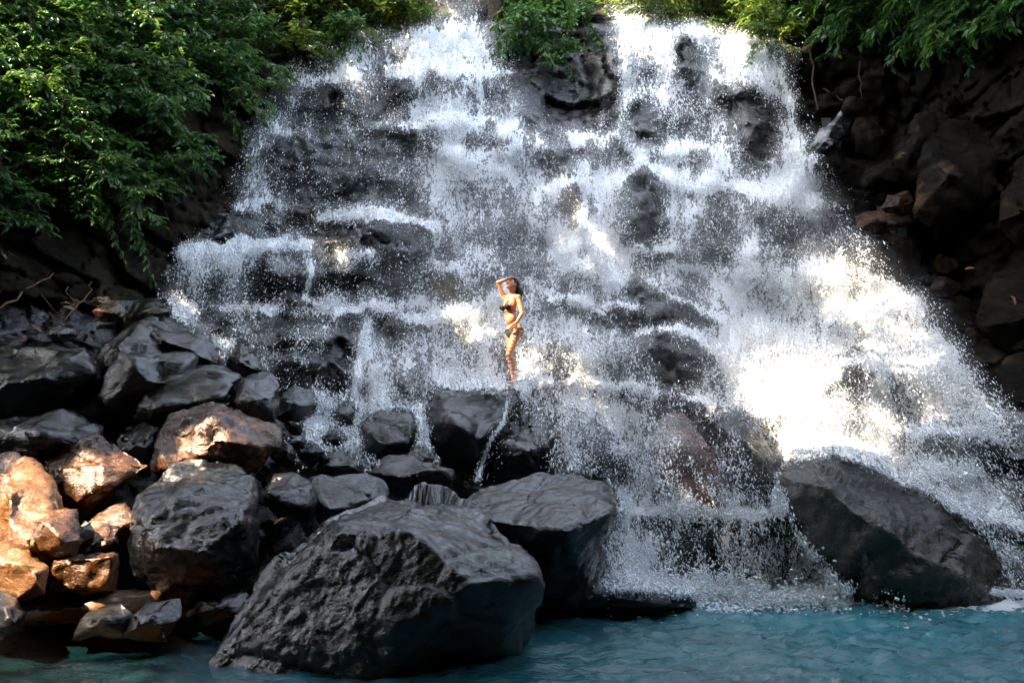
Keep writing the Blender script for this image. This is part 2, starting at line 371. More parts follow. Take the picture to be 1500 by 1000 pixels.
rk("rock", [(775, 905), (800, 850), (850, 838), (900, 846), (960, 862), (1015, 876), (1020, 890), (950, 905), (860, 910)], 8.6, [(880, 880, -.4), (950, 885, -.3)], B, "low black rock lying at the waterline below the flat topped boulder", cat="rock", seed=3, thick=.7)
rk("boulder", [(1134, 692), (1148, 676), (1190, 664), (1235, 674), (1300, 698), (1382, 735), (1432, 770), (1468, 820), (1495, 880), (1400, 900, -.2), (1250, 895, -.3), (1228, 830), (1182, 770), (1150, 738)], 9.3,
   [(1230, 740, -.45), (1300, 780, -.6), (1380, 820, -.6), (1300, 870, -.6), (1420, 860, -.5), (1200, 715, -.35)], MO, "big mossy brown boulder in front of the right side of the falls", seed=4, thick=1.5, edge=0.035, blocky=.06)
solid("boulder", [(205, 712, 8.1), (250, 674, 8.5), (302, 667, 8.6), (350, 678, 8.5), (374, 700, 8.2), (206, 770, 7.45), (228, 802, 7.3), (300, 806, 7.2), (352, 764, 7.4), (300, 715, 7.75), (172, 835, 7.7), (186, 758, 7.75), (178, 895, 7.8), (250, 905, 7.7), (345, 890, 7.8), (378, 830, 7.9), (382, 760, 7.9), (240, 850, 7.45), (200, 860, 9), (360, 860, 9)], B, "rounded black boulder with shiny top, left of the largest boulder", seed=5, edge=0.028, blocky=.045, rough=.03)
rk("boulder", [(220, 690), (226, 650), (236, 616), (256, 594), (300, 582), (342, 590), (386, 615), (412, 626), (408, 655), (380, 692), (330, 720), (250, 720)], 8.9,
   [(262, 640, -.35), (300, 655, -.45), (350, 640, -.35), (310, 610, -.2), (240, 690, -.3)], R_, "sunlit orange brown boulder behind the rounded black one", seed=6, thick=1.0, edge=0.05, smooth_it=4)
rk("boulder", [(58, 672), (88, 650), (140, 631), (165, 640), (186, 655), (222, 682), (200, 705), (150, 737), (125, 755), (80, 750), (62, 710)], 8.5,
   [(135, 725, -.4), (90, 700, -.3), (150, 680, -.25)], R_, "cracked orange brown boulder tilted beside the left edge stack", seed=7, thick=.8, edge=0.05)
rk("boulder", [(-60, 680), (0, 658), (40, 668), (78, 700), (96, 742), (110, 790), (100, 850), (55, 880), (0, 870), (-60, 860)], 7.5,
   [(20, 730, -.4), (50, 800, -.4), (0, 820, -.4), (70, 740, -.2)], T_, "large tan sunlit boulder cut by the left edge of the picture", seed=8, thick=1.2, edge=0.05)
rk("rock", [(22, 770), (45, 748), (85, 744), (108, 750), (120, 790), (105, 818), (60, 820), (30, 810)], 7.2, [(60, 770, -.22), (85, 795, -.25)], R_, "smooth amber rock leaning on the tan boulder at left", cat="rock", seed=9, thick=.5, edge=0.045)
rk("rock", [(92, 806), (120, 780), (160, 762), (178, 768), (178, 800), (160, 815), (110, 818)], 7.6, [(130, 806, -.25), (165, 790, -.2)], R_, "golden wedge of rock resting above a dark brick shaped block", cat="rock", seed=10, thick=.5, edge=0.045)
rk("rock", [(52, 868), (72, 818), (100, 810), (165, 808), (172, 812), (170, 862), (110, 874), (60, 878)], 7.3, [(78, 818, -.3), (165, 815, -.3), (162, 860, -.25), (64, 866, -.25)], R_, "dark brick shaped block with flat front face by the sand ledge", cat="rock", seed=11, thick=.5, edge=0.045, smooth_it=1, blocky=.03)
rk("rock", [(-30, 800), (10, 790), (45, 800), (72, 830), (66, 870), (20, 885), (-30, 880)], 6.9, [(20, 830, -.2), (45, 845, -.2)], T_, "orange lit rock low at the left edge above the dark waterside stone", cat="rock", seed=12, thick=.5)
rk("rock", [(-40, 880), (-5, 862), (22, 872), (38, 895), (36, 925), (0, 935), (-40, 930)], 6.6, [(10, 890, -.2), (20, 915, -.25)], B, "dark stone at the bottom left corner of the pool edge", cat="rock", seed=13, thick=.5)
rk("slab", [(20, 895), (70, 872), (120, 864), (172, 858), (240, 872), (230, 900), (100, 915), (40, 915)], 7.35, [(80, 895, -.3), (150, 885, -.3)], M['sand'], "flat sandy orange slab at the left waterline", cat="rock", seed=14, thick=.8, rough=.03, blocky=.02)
rk("rock", [(108, 935), (115, 905), (140, 885), (180, 878), (196, 900), (190, 930)], 6.9, [(150, 905, -.2)], B, "small dark angular rock poking out of the pool at left", cat="rock", seed=15, thick=.4)
rk("rock", [(178, 930), (190, 898), (215, 880), (245, 876), (266, 872), (268, 900), (240, 940), (200, 940)], 6.85, [(225, 905, -.2)], B, "glossy splashed rock at the waterline below the rounded black boulder", cat="rock", seed=16, thick=.4)
rk("rock", [(268, 905), (290, 880), (330, 868), (370, 872), (370, 900), (300, 915)], 7.5, [(320, 890, -.2)], B, "low wet ledge between the rounded and the largest boulders", cat="rock", seed=17, thick=.5)
# --- left middle
rk("boulder", [(98, 612), (138, 548), (150, 500), (205, 470), (245, 468), (288, 520), (275, 575), (220, 612), (160, 640), (110, 640)], 9.8, [(200, 545, -.4), (160, 590, -.35), (240, 560, -.3), (180, 500, -.2)], B, "tall pitch black boulder in shade above the orange ones", seed=18, thick=.9)
rk("boulder", [(198, 478), (215, 464), (248, 464), (290, 485), (318, 505), (327, 525), (318, 538), (270, 535), (230, 520)], 10.3, [(240, 500, -.3), (290, 515, -.3)], B, "black ridge shaped boulder with wet crest beside the lower left fall", seed=19, thick=.8)
rk("slab", [(180, 600), (215, 578), (225, 545), (250, 530), (330, 533), (360, 548), (350, 585), (322, 600), (250, 625), (190, 630)], 9.6, [(240, 590, -.4), (310, 585, -.4), (225, 560, -.15)], B, "long flat slab with wet sheen behind the orange brown boulder", seed=20, thick=.9, cat="rock")
rk("boulder", [(335, 592), (358, 548), (395, 543), (412, 562), (408, 605), (400, 640), (360, 640)], 9.5, [(365, 585, -.25), (395, 590, -.2)], B, "small angular black boulder right of the long wet slab", seed=21, thick=.6)
rk("rock", [(328, 545), (335, 515), (352, 498), (372, 510), (386, 545), (360, 555)], 11.0, [(352, 530, -.2)], B, "pointed black rock ringed by white water near the lower left fall", cat="rock", seed=22, thick=.5)
rk("rock", [(402, 612), (405, 578), (430, 566), (455, 572), (466, 592), (452, 612), (425, 625)], 10.6, [(432, 595, -.2)], PA, "smooth grey stone veiled by mist beside the small angular boulder", cat="rock", seed=23, thick=.5, blocky=.02)
rk("boulder", [(524, 628), (540, 606), (572, 600), (605, 606), (612, 640), (600, 668), (560, 678), (530, 660)], 10.9, [(560, 640, -.3), (590, 640, -.25)], B, "wet half round boulder in the stream left of the twin black boulder", seed=24, thick=.7)
rk("rock", [(485, 600), (495, 588), (512, 586), (522, 600), (518, 622), (495, 624)], 11.2, [(503, 606, -.12)], B, "small dark rock in the stream upstream of the half round boulder", cat="rock", seed=25, thick=.4)
rk("boulder", [(620, 622), (628, 590), (640, 568), (662, 567), (690, 580), (735, 571), (765, 573), (745, 622), (712, 682), (700, 712), (650, 700), (632, 660)], 11.4, [(660, 620, -.5), (700, 640, -.55), (650, 660, -.3)], B, "steep black boulder below the woman with a thin rivulet at its right", seed=26, thick=1.1)
rk("boulder", [(694, 710), (705, 660), (738, 618), (768, 604), (800, 612), (815, 650), (812, 715), (740, 722)], 11.3, [(745, 660, -.45), (785, 660, -.4)], B, "black rock half under white water, right of the thin rivulet", seed=27, cover=0.7, thick=.9)
rk("boulder", [(800, 700), (808, 630), (838, 600), (878, 610), (905, 650), (905, 705), (850, 720)], 11.2, [(850, 650, -.45), (880, 670, -.35)], B, "rounded rock under foaming water behind the flat topped boulder", seed=28, cover=1.0, thick=.9)
rk("rock", [(448, 700), (470, 694), (535, 690), (556, 696), (572, 720), (560, 745), (500, 768), (465, 772), (455, 740)], 8.7, [(475, 745, -.3), (550, 728, -.3), (520, 745, -.35)], PA, "pale grey faceted slab wedged behind the largest boulder", cat="rock", seed=29, thick=.6, smooth_it=2, blocky=.03)
rk("rock", [(378, 705), (400, 690), (435, 684), (458, 705), (467, 745), (455, 768), (405, 765), (383, 740)], 8.5, [(405, 735, -.3), (440, 735, -.25)], B, "grey sided block between the rounded boulder and the pale slab", cat="rock", seed=30, thick=.6, smooth_it=2)
rk("rock", [(445, 692), (475, 665), (505, 657), (528, 672), (535, 692), (480, 700)], 9.6, [(480, 684, -.25), (515, 684, -.25)], B, "low dark rock with wet top at the foot of the stream", cat="rock", seed=31, thick=.5)
rk("slab", [(540, 690), (562, 668), (590, 662), (640, 684), (668, 686), (664, 725), (610, 735), (560, 720)], 9.4, [(575, 692, -.35), (662, 690, -.35), (660, 726, -.25), (565, 700, -.3)], B, "flat slab with square black front below the stream", cat="rock", seed=32, thick=.7, smooth_it=1, blocky=.02)
for k, (x, y, r, Y) in enumerate([(432, 626, 15, 10.1), (432, 648, 16, 9.8), (455, 662, 22, 9.5), (490, 640, 20, 10.2), (415, 665, 22, 9.3), (620, 672, 26, 10.0)]):
    a = np.linspace(0, 2 * math.pi, 9)[:-1]; rr = r * (0.8 + 0.35 * RNG.random(8))
    lab = ["pebble sized black stone nearest the misty grey stone", "blue grey stone just below the smallest black stone", "dark wet stone where the stream narrows", "foam covered grey stone mid stream",
           "shiny stone above the grey sided block", "wet stone at the foot of the steep black boulder"][k]
    rk("stone", [(x + rr[i] * math.cos(a[i]), y + .85 * rr[i] * math.sin(a[i])) for i in range(8)], Y, [(x, y, -.16), (x + 4, y - 5, -.14)], PA if k in (1, 3) else B, lab, cat="stone", seed=33 + k, thick=.3, edge=.045)
# --- right lower
rk("boulder", [(958, 640), (968, 606), (990, 598), (1018, 622), (1040, 655), (1062, 700), (1066, 745), (1010, 752), (975, 730), (962, 690)], 10.6, [(1005, 660, -.35), (1025, 715, -.4), (990, 720, -.3)], M['red'], "reddish brown boulder streaked by water above the lowest cascade", seed=40, cover=1.0, thick=.9)
rk("boulder", [(1048, 625), (1062, 604), (1085, 602), (1110, 625), (1135, 662), (1142, 700), (1120, 745), (1085, 740), (1068, 690)], 10.8, [(1090, 650, -.35), (1110, 700, -.35)], MO, "brown grey boulder between the reddish one and the big mossy one", seed=41, cover=0.6, thick=.9)
rk("boulder", [(1395, 660), (1420, 615), (1470, 598), (1540, 600), (1560, 690), (1500, 720), (1430, 700)], 10.9, [(1450, 650, -.4), (1500, 660, -.4)], B, "dark boulder under spray at the right edge", seed=42, cover=1.0, thick=.9)
# --- right wall blocks, in deep shade
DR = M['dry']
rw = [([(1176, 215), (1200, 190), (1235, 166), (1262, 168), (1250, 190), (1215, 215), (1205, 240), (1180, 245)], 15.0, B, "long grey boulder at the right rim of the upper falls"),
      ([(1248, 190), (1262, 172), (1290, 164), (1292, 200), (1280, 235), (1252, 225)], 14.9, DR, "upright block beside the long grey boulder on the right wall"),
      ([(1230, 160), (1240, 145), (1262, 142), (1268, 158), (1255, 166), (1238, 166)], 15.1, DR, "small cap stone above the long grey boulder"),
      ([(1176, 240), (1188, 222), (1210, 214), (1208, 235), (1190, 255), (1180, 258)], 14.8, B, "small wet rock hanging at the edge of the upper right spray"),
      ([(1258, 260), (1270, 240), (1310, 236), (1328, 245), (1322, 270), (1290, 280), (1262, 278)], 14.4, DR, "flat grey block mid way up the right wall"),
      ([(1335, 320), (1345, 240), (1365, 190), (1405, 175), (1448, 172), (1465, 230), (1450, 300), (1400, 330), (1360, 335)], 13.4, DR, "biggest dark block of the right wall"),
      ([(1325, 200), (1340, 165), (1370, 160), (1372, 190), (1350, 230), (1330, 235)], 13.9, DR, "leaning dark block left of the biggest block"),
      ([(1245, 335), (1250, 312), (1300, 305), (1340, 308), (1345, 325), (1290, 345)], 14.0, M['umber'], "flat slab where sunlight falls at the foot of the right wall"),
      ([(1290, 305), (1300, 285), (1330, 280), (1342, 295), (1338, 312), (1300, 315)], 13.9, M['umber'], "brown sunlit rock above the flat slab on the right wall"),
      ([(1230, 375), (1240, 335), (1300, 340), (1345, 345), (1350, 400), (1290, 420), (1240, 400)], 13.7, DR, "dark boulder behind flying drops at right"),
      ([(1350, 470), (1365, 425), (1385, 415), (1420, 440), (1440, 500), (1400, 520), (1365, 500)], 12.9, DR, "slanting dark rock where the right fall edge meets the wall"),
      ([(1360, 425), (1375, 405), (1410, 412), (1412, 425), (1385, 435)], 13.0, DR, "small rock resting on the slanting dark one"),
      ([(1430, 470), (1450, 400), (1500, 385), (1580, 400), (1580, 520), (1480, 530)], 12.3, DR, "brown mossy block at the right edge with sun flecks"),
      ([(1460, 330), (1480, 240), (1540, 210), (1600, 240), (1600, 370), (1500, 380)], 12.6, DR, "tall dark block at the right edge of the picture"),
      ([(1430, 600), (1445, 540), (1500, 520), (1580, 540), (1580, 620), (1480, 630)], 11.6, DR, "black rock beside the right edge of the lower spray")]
for k, (ol, Y, m, lab) in enumerate(rw):
    cx = np.mean([p[0] for p in ol]); cyy = np.mean([p[1] for p in ol]); r = np.ptp([p[0] for p in ol]) / 2 * Y / F
    rk("rock", ol, Y, [(cx - 6, cyy, -r * .55), (cx + 8, cyy + 6, -r * .55), (cx, cyy - 10, -r * .4)], m, lab, cat="rock", seed=50 + k, thick=.8, edge=.07, smooth_it=2, cover=(1.0 if k in (3, 9, 10, 14) else 0.0))
# --- left bank stones
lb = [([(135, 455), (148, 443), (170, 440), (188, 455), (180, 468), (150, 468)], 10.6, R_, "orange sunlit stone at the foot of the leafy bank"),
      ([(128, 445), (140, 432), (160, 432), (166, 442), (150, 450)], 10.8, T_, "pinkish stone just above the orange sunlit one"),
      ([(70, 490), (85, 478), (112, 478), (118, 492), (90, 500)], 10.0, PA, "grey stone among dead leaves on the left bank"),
      ([(180, 480), (195, 440), (235, 430), (250, 455), (240, 478)], 11.4, B, "wet rock where the lower left fall lands"),
      ([(-60, 560), (-20, 500), (60, 492), (130, 510), (140, 545), (100, 600), (20, 620), (-60, 620)], 9.6, B, "wide black rock in deep shade at the left edge"),
      ([(-60, 640), (20, 605), (90, 600), (150, 625), (140, 660), (60, 690), (-60, 690)], 8.9, B, "dark rock under the trickle behind the tan boulder"),
      ([(150, 690), (170, 640), (215, 600), (260, 600), (235, 650), (220, 700)], 9.3, B, "shadowed rock between the two orange boulders"),
      ([(230, 350), (245, 318), (300, 300), (345, 320), (340, 360), (280, 372)], 14.6, B, "dark outcrop left of the falls under hanging roots"),
      ([(120, 800), (128, 765), (150, 745), (185, 735), (200, 760), (185, 800), (150, 810)], 7.9, R_, "amber stone in the gap left of the rounded black boulder"),
      ([(110, 790), (112, 768), (122, 758), (136, 762), (138, 785), (122, 795)], 7.4, PA, "small bluish stone tucked between the amber rocks")]
for k, (ol, Y, m, lab) in enumerate(lb):
    cx = np.mean([p[0] for p in ol]); cyy = np.mean([p[1] for p in ol]); r = np.ptp([p[0] for p in ol]) / 2 * Y / F
    rk("rock", ol, Y, [(cx - 5, cyy, -r * .5), (cx + 6, cyy + 4, -r * .5)], m, lab, cat="rock", seed=70 + k, thick=.6, edge=.06, smooth_it=2)

# ------------------------------------------------------------------ where the water is: coverage per 30 px cell, from x = 240
COV = """
000000000000046500000255210000000000000000
000000000256778730000278688641000000000000
000000125765788841000166826886400000000000
000001336644688861000065735789400000000000
000002433333577763100066754546500000000000
000013322233588665210264555524610000000000
000034322233577666544452455522620000000000
000143222223577666655576677632540000000000
000353222223466656655774688755772000000000
000354321123465545667753478888884100000000
000254325665556455558743465664575200000000
012344321123456434568863443464255410000000
288878656633456644477986533466455541000000
365533332123455544456896766676787653100000
443432234344566666545664567666779999510000
654445566656778986566563346678767898741000
553333343366766756666675557999977678873000
344432222476666557456465335899976567887200
002442222485567757666555334679986566878510
000022453574543355687876656678986667677741
000001264433511232455675444347998777655554
000001467522520031254366533433699887765433
000000222422660110155365422542325777776432
000000000000000000000267454553100136888743
000000000000000000000367677777300001478876
000000000000000000000367544455520000002477
000000000000000000001468434545552000000035
000000000000000000003478433445564100000014
000000000000000000000368755556676410000003
""".split()
C0 = np.array([[int(ch) for ch in (r + "0" * 42)[:42]] for r in COV], float) / 9
C0 = np.pad(C0, ((0, 1), (1, 2)))
WX = np.arange(210, 1541, STEP, dtype=float); WY = np.arange(-20, 901, STEP, dtype=float)
WPX, WPY = np.meshgrid(WX, WY)
cov = bilin(C0, (WPX - 225) / 30, (WPY - 15) / 30)
cov = blur(cov, 8)
def stroke(pts, wd, a):
    global cov
    pts = np.asarray(pts, float); best = np.full(WPX.shape, 1e9)
    for p, q in zip(pts[:-1], pts[1:]):
        d = q - p; t = np.clip(((WPX - p[0]) * d[0] + (WPY - p[1]) * d[1]) / (d @ d), 0, 1)
        best = np.minimum(best, np.hypot(WPX - p[0] - t * d[0], WPY - p[1] - t * d[1]))
    g = np.exp(-(best / wd) ** 2)
    cov = cov * (1 - g) + np.maximum(cov, a) * g if a > 0.05 else cov * (1 - g)
# bright lips of ledges, streams and rivulets
for pts, wd, a in [([(470, 318), (530, 312), (590, 318), (640, 332)], 5, .85), ([(350, 306), (400, 318)], 7, .6), ([(268, 368), (330, 358), (450, 362)], 9, .9), ([(450, 366), (540, 372)], 5, .6),
                   ([(452, 372), (456, 400), (448, 436)], 3, .85), ([(857, 240), (855, 300), (851, 345)], 5, .95), ([(1144, 78), (1146, 110), (1158, 160), (1167, 196)], 3.5, .8), ([(886, 150), (888, 120), (880, 190)], 3, .6),
                   ([(800, 218), (850, 212)], 6, .75), ([(715, 248), (745, 250)], 6, .8), ([(815, 190), (855, 200)], 3, .6), ([(900, 270), (940, 234)], 7, .85), ([(940, 234), (985, 262), (1050, 268)], 8, .85),
                   ([(840, 352), (880, 350), (905, 372), (900, 400)], 12, .98), ([(925, 392), (980, 388), (1030, 396)], 6, .75), ([(925, 395), (980, 432), (1030, 470)], 4, .7), ([(900, 488), (950, 484), (990, 478)], 6, .8), ([(990, 480), (1080, 494)], 8, .85),
                   ([(660, 455), (735, 462)], 8, .95), ([(770, 410), (800, 430)], 5, .75), ([(540, 470), (528, 520), (518, 575)], 8, .85), ([(560, 450), (620, 440)], 8, .8), ([(330, 450), (460, 455), (540, 460)], 6, .65),
                   ([(742, 588), (736, 616), (712, 652), (698, 700)], 3.5, .9), ([(640, 565), (700, 585), (760, 580)], 5, .7), ([(960, 748), (1060, 752), (1155, 745)], 6, .95), ([(615, 600), (640, 660), (650, 682)], 9, .75), ([(440, 600), (475, 630), (515, 640)], 9, .8),
                   ([(300, 505), (330, 500), (395, 545)], 5, .7), ([(120, 580), (135, 545)], 4, .8), ([(920, 760), (930, 850)], 10, .95), ([(1086, 765), (1110, 850)], 2.5, .8), ([(1060, 600), (1015, 612)], 8, .6), ([(1140, 700), (1150, 740)], 10, .85),
                   ([(1240, 655), (1350, 690), (1440, 740), (1500, 775)], 12, .85), ([(540, 655), (560, 690)], 3, .6), ([(955, 620), (1010, 660), (1030, 735)], 4, .6), ([(1185, 400), (1290, 428), (1340, 452)], 14, 1.0), ([(1100, 500), (1140, 540), (1165, 640)], 26, 1.0)]:
    stroke(pts, wd, a)
for pts, wd in [([(935, 270), (950, 330)], 16), ([(1002, 62), (1004, 100)], 9), ([(1095, 140), (1115, 215)], 18), ([(935, 165), (945, 195)], 14), ([(965, 510), (985, 550)], 22), ([(640, 590), (670, 650)], 22), ([(770, 640), (775, 690)], 18), ([(930, 425), (965, 450)], 12),
                ([(850, 290), (830, 300)], 1), ([(480, 345), (600, 352)], 9), ([(500, 500), (480, 540)], 14), ([(810, 90), (850, 150)], 25), ([(352, 520), (356, 540)], 12), ([(560, 640), (552, 660)], 16), ([(1040, 780), (1050, 840)], 7), ([(1005, 700), (1040, 735)], 9), ([(1085, 625), (1115, 680)], 8)]:
    g = np.full(WPX.shape, 1e9); p, q = map(np.array, pts); d = q - p; t = np.clip(((WPX - p[0]) * d[0] + (WPY - p[1]) * d[1]) / (d @ d), 0, 1)
    g = np.exp(-(np.hypot(WPX - p[0] - t * d[0], WPY - p[1] - t * d[1]) / wd) ** 2); cov *= 1 - 0.6 * g
cov = np.clip(cov, 0, 1)
wobW = 16 * fbm(np.stack([WPX / 90, WPY / 90, WPX * 0], -1), 4, 3) + 9 * vnoise(np.stack([WPX / 18, WPY / 18, WPX * 0], -1), 8)
det = cov + 1.1 * (cov - blur(cov, 40))
str1 = fbm(np.stack([WPX / 34, WPY / 110, WPX * 0], -1), 3, 51); str2 = fbm(np.stack([WPX / 13, WPY / 60, WPX * 0 + 4], -1), 3, 52)
det = det + cov * (1 - 0.5 * cov) * (0.38 * str1 + 0.24 * str2)
for row in LEDGES[1][1:-1]:                                   # water thickens on each lip and leaves the undercut rock below it darker
    dl = WPY + wobW - np.interp(WPX, LX, row); mm = sstep(-.25, .45, vnoise(np.stack([WPX / 60, WPX * 0 + row[0] * .37, WPX * 0], -1), 53))
    det = det + sstep(.12, .4, cov) * mm * (0.42 * np.exp(-((dl + 2) / 6) ** 2) - 0.34 * np.exp(-((dl - 20) / 13) ** 2))
fan = np.exp(-((WPX - 490) / 120) ** 2 - ((WPY - 190) / 110) ** 2)
det = det + fan * sstep(.04, .2, cov) * (.13 + .10 * str2)                       # thin fan of drops over the upper left rock face
det = det * (1 - .35 * (1 - sstep(10, 80, WPY)) * (WPX < 760))
cov = np.clip(det * .93 - .02, 0, 1) * sstep(0.0, .06, cov)

# depth of whatever the water runs over, seen from the front of the falls
allv = [pos.reshape(-1, 3)]; allf = [quad[:, [0, 1, 2]], quad[:, [0, 2, 3]]]; off = ny * nx
own = [np.ones(2 * len(quad))]
for (v, f, c_) in ROCKS: allv.append(v); allf.append(f + off); off += len(v); own.append(np.full(len(f), c_))
own = np.concatenate(own)
tree_bvh = BVHTree.FromPolygons(np.concatenate(allv).tolist(), np.concatenate(allf).tolist())
dirs = P(WPX, WPY, 10.0) - CAM; dirs /= np.linalg.norm(dirs, axis=-1, keepdims=True)
dep = np.zeros(WPX.shape); hit = np.ones(WPX.shape); o_ = Vector(CAM)
for j in range(dep.shape[0]):
    for i in range(dep.shape[1]):
        h = tree_bvh.ray_cast(o_, Vector(dirs[j, i]))
        if h[0]: dep[j, i] = h[0].y; hit[j, i] = own[h[2]]
        else: dep[j, i] = 30.0
bh = blur((hit > .01).astype(float), 10); near = blur(cov * hit, 10) / np.maximum(bh, 0.05)     # water laps right up to the dry stones and stops there
cov = np.where(hit > .01, np.maximum(cov, np.where(bh < .98, np.minimum(near * 1.3, 1), 0)) * hit, 0.0); cov = blur(cov, 1)
stroke([(744, 586), (738, 616), (714, 652), (699, 704)], 3.5, .95); stroke([(640, 562), (690, 572), (750, 578)], 4, .6); stroke([(125, 590), (140, 560)], 4, .7)
stroke([(885, 858), (1000, 864), (1240, 864)], 9, .95); stroke([(1455, 866), (1500, 870)], 7, .9)
cov *= 1 - .7 * np.exp(-((WPX - 750) / 15) ** 2 - ((WPY - 530) / 40) ** 2)
hit = np.where(cov > .05, np.maximum(hit, .6), hit)
def minf(A, n):
    for _ in range(n):
        B_ = np.pad(A, 1, mode='edge')
        A = np.minimum.reduce([B_[1:-1, :-2], B_[1:-1, 1:-1], B_[1:-1, 2:], B_[:-2, 1:-1], B_[2:, 1:-1]])
    return A
sheet0 = blur(minf(dep, 1), 3)                # hugging the rock
sheet1 = blur(minf(dep, 4), 8)                # free falling veil in front of it

def flow_u(px, py):
    k = np.where(px > 1180, np.clip((px - 1180) / 320, 0, 1) * np.clip((py - 380) / 200, 0, 1) * 0.42, 0) - np.clip((480 - px) / 200, 0, 1) * np.clip((330 - py) / 100, 0, 1) * 0.5
    return k

# ------------------------------------------------------------------ white water
def foam_mat(name, sx, sy, thr0, gain, soft, veil):
    m, nt, b = newmat(name)
    uv = N(nt, "ShaderNodeUVMap").outputs[0]
    def str_noise(ax, ay, det, ro, di):
        mp = N(nt, "ShaderNodeMapping"); mp.inputs["Scale"].default_value = (ax, ay, 1); L(nt, uv, mp.inputs[0])
        return noise(nt, mp.outputs[0], 1.0, det, ro, di)
    n1 = str_noise(sx, sy, 6, 0.68, 0.9); n2 = str_noise(sx * 4.2, sy * 5.5, 3, 0.6, 0.3)
    v = math_n(nt, 'ADD', math_n(nt, 'MULTIPLY', n1, 0.55), math_n(nt, 'MULTIPLY', n2, 0.45))
    f = attr(nt, "foam")
    thr = math_n(nt, 'SUBTRACT', thr0, math_n(nt, 'MULTIPLY', f, gain))
    a1 = math_n(nt, 'DIVIDE', math_n(nt, 'SUBTRACT', v, thr), soft, clamp=False)
    a1 = math_n(nt, 'MINIMUM', math_n(nt, 'MAXIMUM', a1, 0.0), 0.97)
    vl = math_n(nt, 'MULTIPLY', math_n(nt, 'POWER', f, 2.2), veil)
    a = math_n(nt, 'MAXIMUM', a1, vl, clamp=True)
    a = math_n(nt, 'MULTIPLY', a, math_n(nt, 'MULTIPLY', math_n(nt, 'SUBTRACT', f, 0.06), 9.0, clamp=True), clamp=True)
    L(nt, a, b.inputs["Alpha"]); b.inputs["Base Color"].default_value = (0.80, 0.83, 0.86, 1); b.inputs["Roughness"].default_value = 0.45
    bp = N(nt, "ShaderNodeBump"); bp.inputs["Strength"].default_value = 0.8; bp.inputs["Distance"].default_value = 0.06; L(nt, v, bp.inputs["Height"]); L(nt, bp.outputs[0], b.inputs["Normal"])
    return m
def water_sheet(name, depth, offs, mat, scale=1.0, lo=0.03):
    wn_ = np.stack([WPX / 40, WPY / 40, WPX * 0], -1)
    d = depth - offs - 0.05 * np.clip(cov, 0, 1) * (1 + vnoise(wn_ * 2, 5))
    p = P(WPX, WPY, d).reshape(-1, 3); n_, m_ = WPX.shape; ii = np.arange(n_ * m_).reshape(n_, m_)
    q = np.stack([ii[:-1, :-1], ii[1:, :-1], ii[1:, 1:], ii[:-1, 1:]], -1).reshape(-1, 4)
    c = np.clip(cov * scale, 0, 1).ravel(); keep = c[q].max(1) > lo
    u = (WPX - flow_u(WPX, WPY) * (WPY - 380) * 1.0) * 0.0125; v = WPY * 0.0125
    q = q[keep]; used = np.unique(q); rm = np.full(len(p), -1); rm[used] = np.arange(len(used))
    return mesh_from(name, p[used], rm[q], mat, attrs={"foam": c[used]}, uv=np.stack([u.ravel(), v.ravel()], -1)[used])
fall = water_sheet("waterfall", sheet0, 0.04, foam_mat("white_water", 5.5, 2.0, 0.73, 0.42, 0.06, 0.5)); tag(fall, kind="structure")
veil = water_sheet("falling_water", sheet1, 0.22, foam_mat("falling_veil", 9.0, 2.6, 0.79, 0.38, 0.08, 0.2), 0.95, 0.06); tag(veil, kind="structure")

# flying drops: many tiny stretched drops, denser where the falls are whiter
def drops(name, n, pw, omin, oscale, smin, smax, mat, covm, clump=True):
    fl = covm.ravel() ** pw; cs = np.cumsum(fl); cs /= cs[-1]
    k = np.searchsorted(cs, RNG.random(n))
    px = WPX.ravel()[k] + (RNG.random(n) - .5) * STEP; py = WPY.ravel()[k] + (RNG.random(n) - .5) * STEP
    dd = np.minimum(sheet0.ravel()[k], sheet1.ravel()[k] + 0.1)
    if clump:
        s = fbm(np.stack([(px - flow_u(px, py) * (py - 380)) / 9, py / 22, px * 0], -1), 4, 91)
        keep = RNG.random(n) < np.clip(0.55 + 1.1 * s, 0.06, 1); px, py, dd, k = px[keep], py[keep], dd[keep], k[keep]
    n = len(px)
    Y = dd - omin - RNG.exponential(oscale, n)
    Pn = P(px, py, Y)
    u = flow_u(px, py)
    ax = np.stack([u * 0.9 + RNG.normal(0, .28, n), RNG.normal(-.15, .25, n), -np.ones(n)], -1); ax /= np.linalg.norm(ax, axis=1, keepdims=True)
    r = smin + (smax - smin) * RNG.random(n) ** 2.6; ln = r * (1.2 + 2.0 * RNG.random(n) ** 1.5)
    e1 = np.cross(ax, RNG.normal(size=(n, 3))); e1 /= np.linalg.norm(e1, axis=1, keepdims=True); e2 = np.cross(ax, e1)
    v = np.empty((n, 5, 3)); v[:, 0] = Pn + ax * ln[:, None]; v[:, 4] = Pn - ax * ln[:, None]
    for j in range(3):
        a = j * 2 * math.pi / 3; v[:, 1 + j] = Pn + r[:, None] * (math.cos(a) * e1 + math.sin(a) * e2)
    f0 = np.array([[0, 1, 2], [0, 2, 3], [0, 3, 1], [4, 2, 1], [4, 3, 2], [4, 1, 3]])
    f = (f0[None] + (np.arange(n) * 5)[:, None, None]).reshape(-1, 3)
    return mesh_from(name, v.reshape(-1, 3), f, mat)
m_drop, nt_, b_ = newmat("water_drops"); b_.inputs["Base Color"].default_value = (0.84, 0.87, 0.90, 1); b_.inputs["Roughness"].default_value = 0.25
fg = np.where(hit > .5, 1.0, 0.04); fg = blur(fg, 1)
wide = (0.8 * cov + 0.25 * blur(cov, 16)) * fg; wide[cov < 0.008] *= 0.2
sp1 = drops("spray", 215000, 1.8, 0.04, 0.22, 0.0055, 0.0165, m_drop, wide); tag(sp1, kind="stuff")
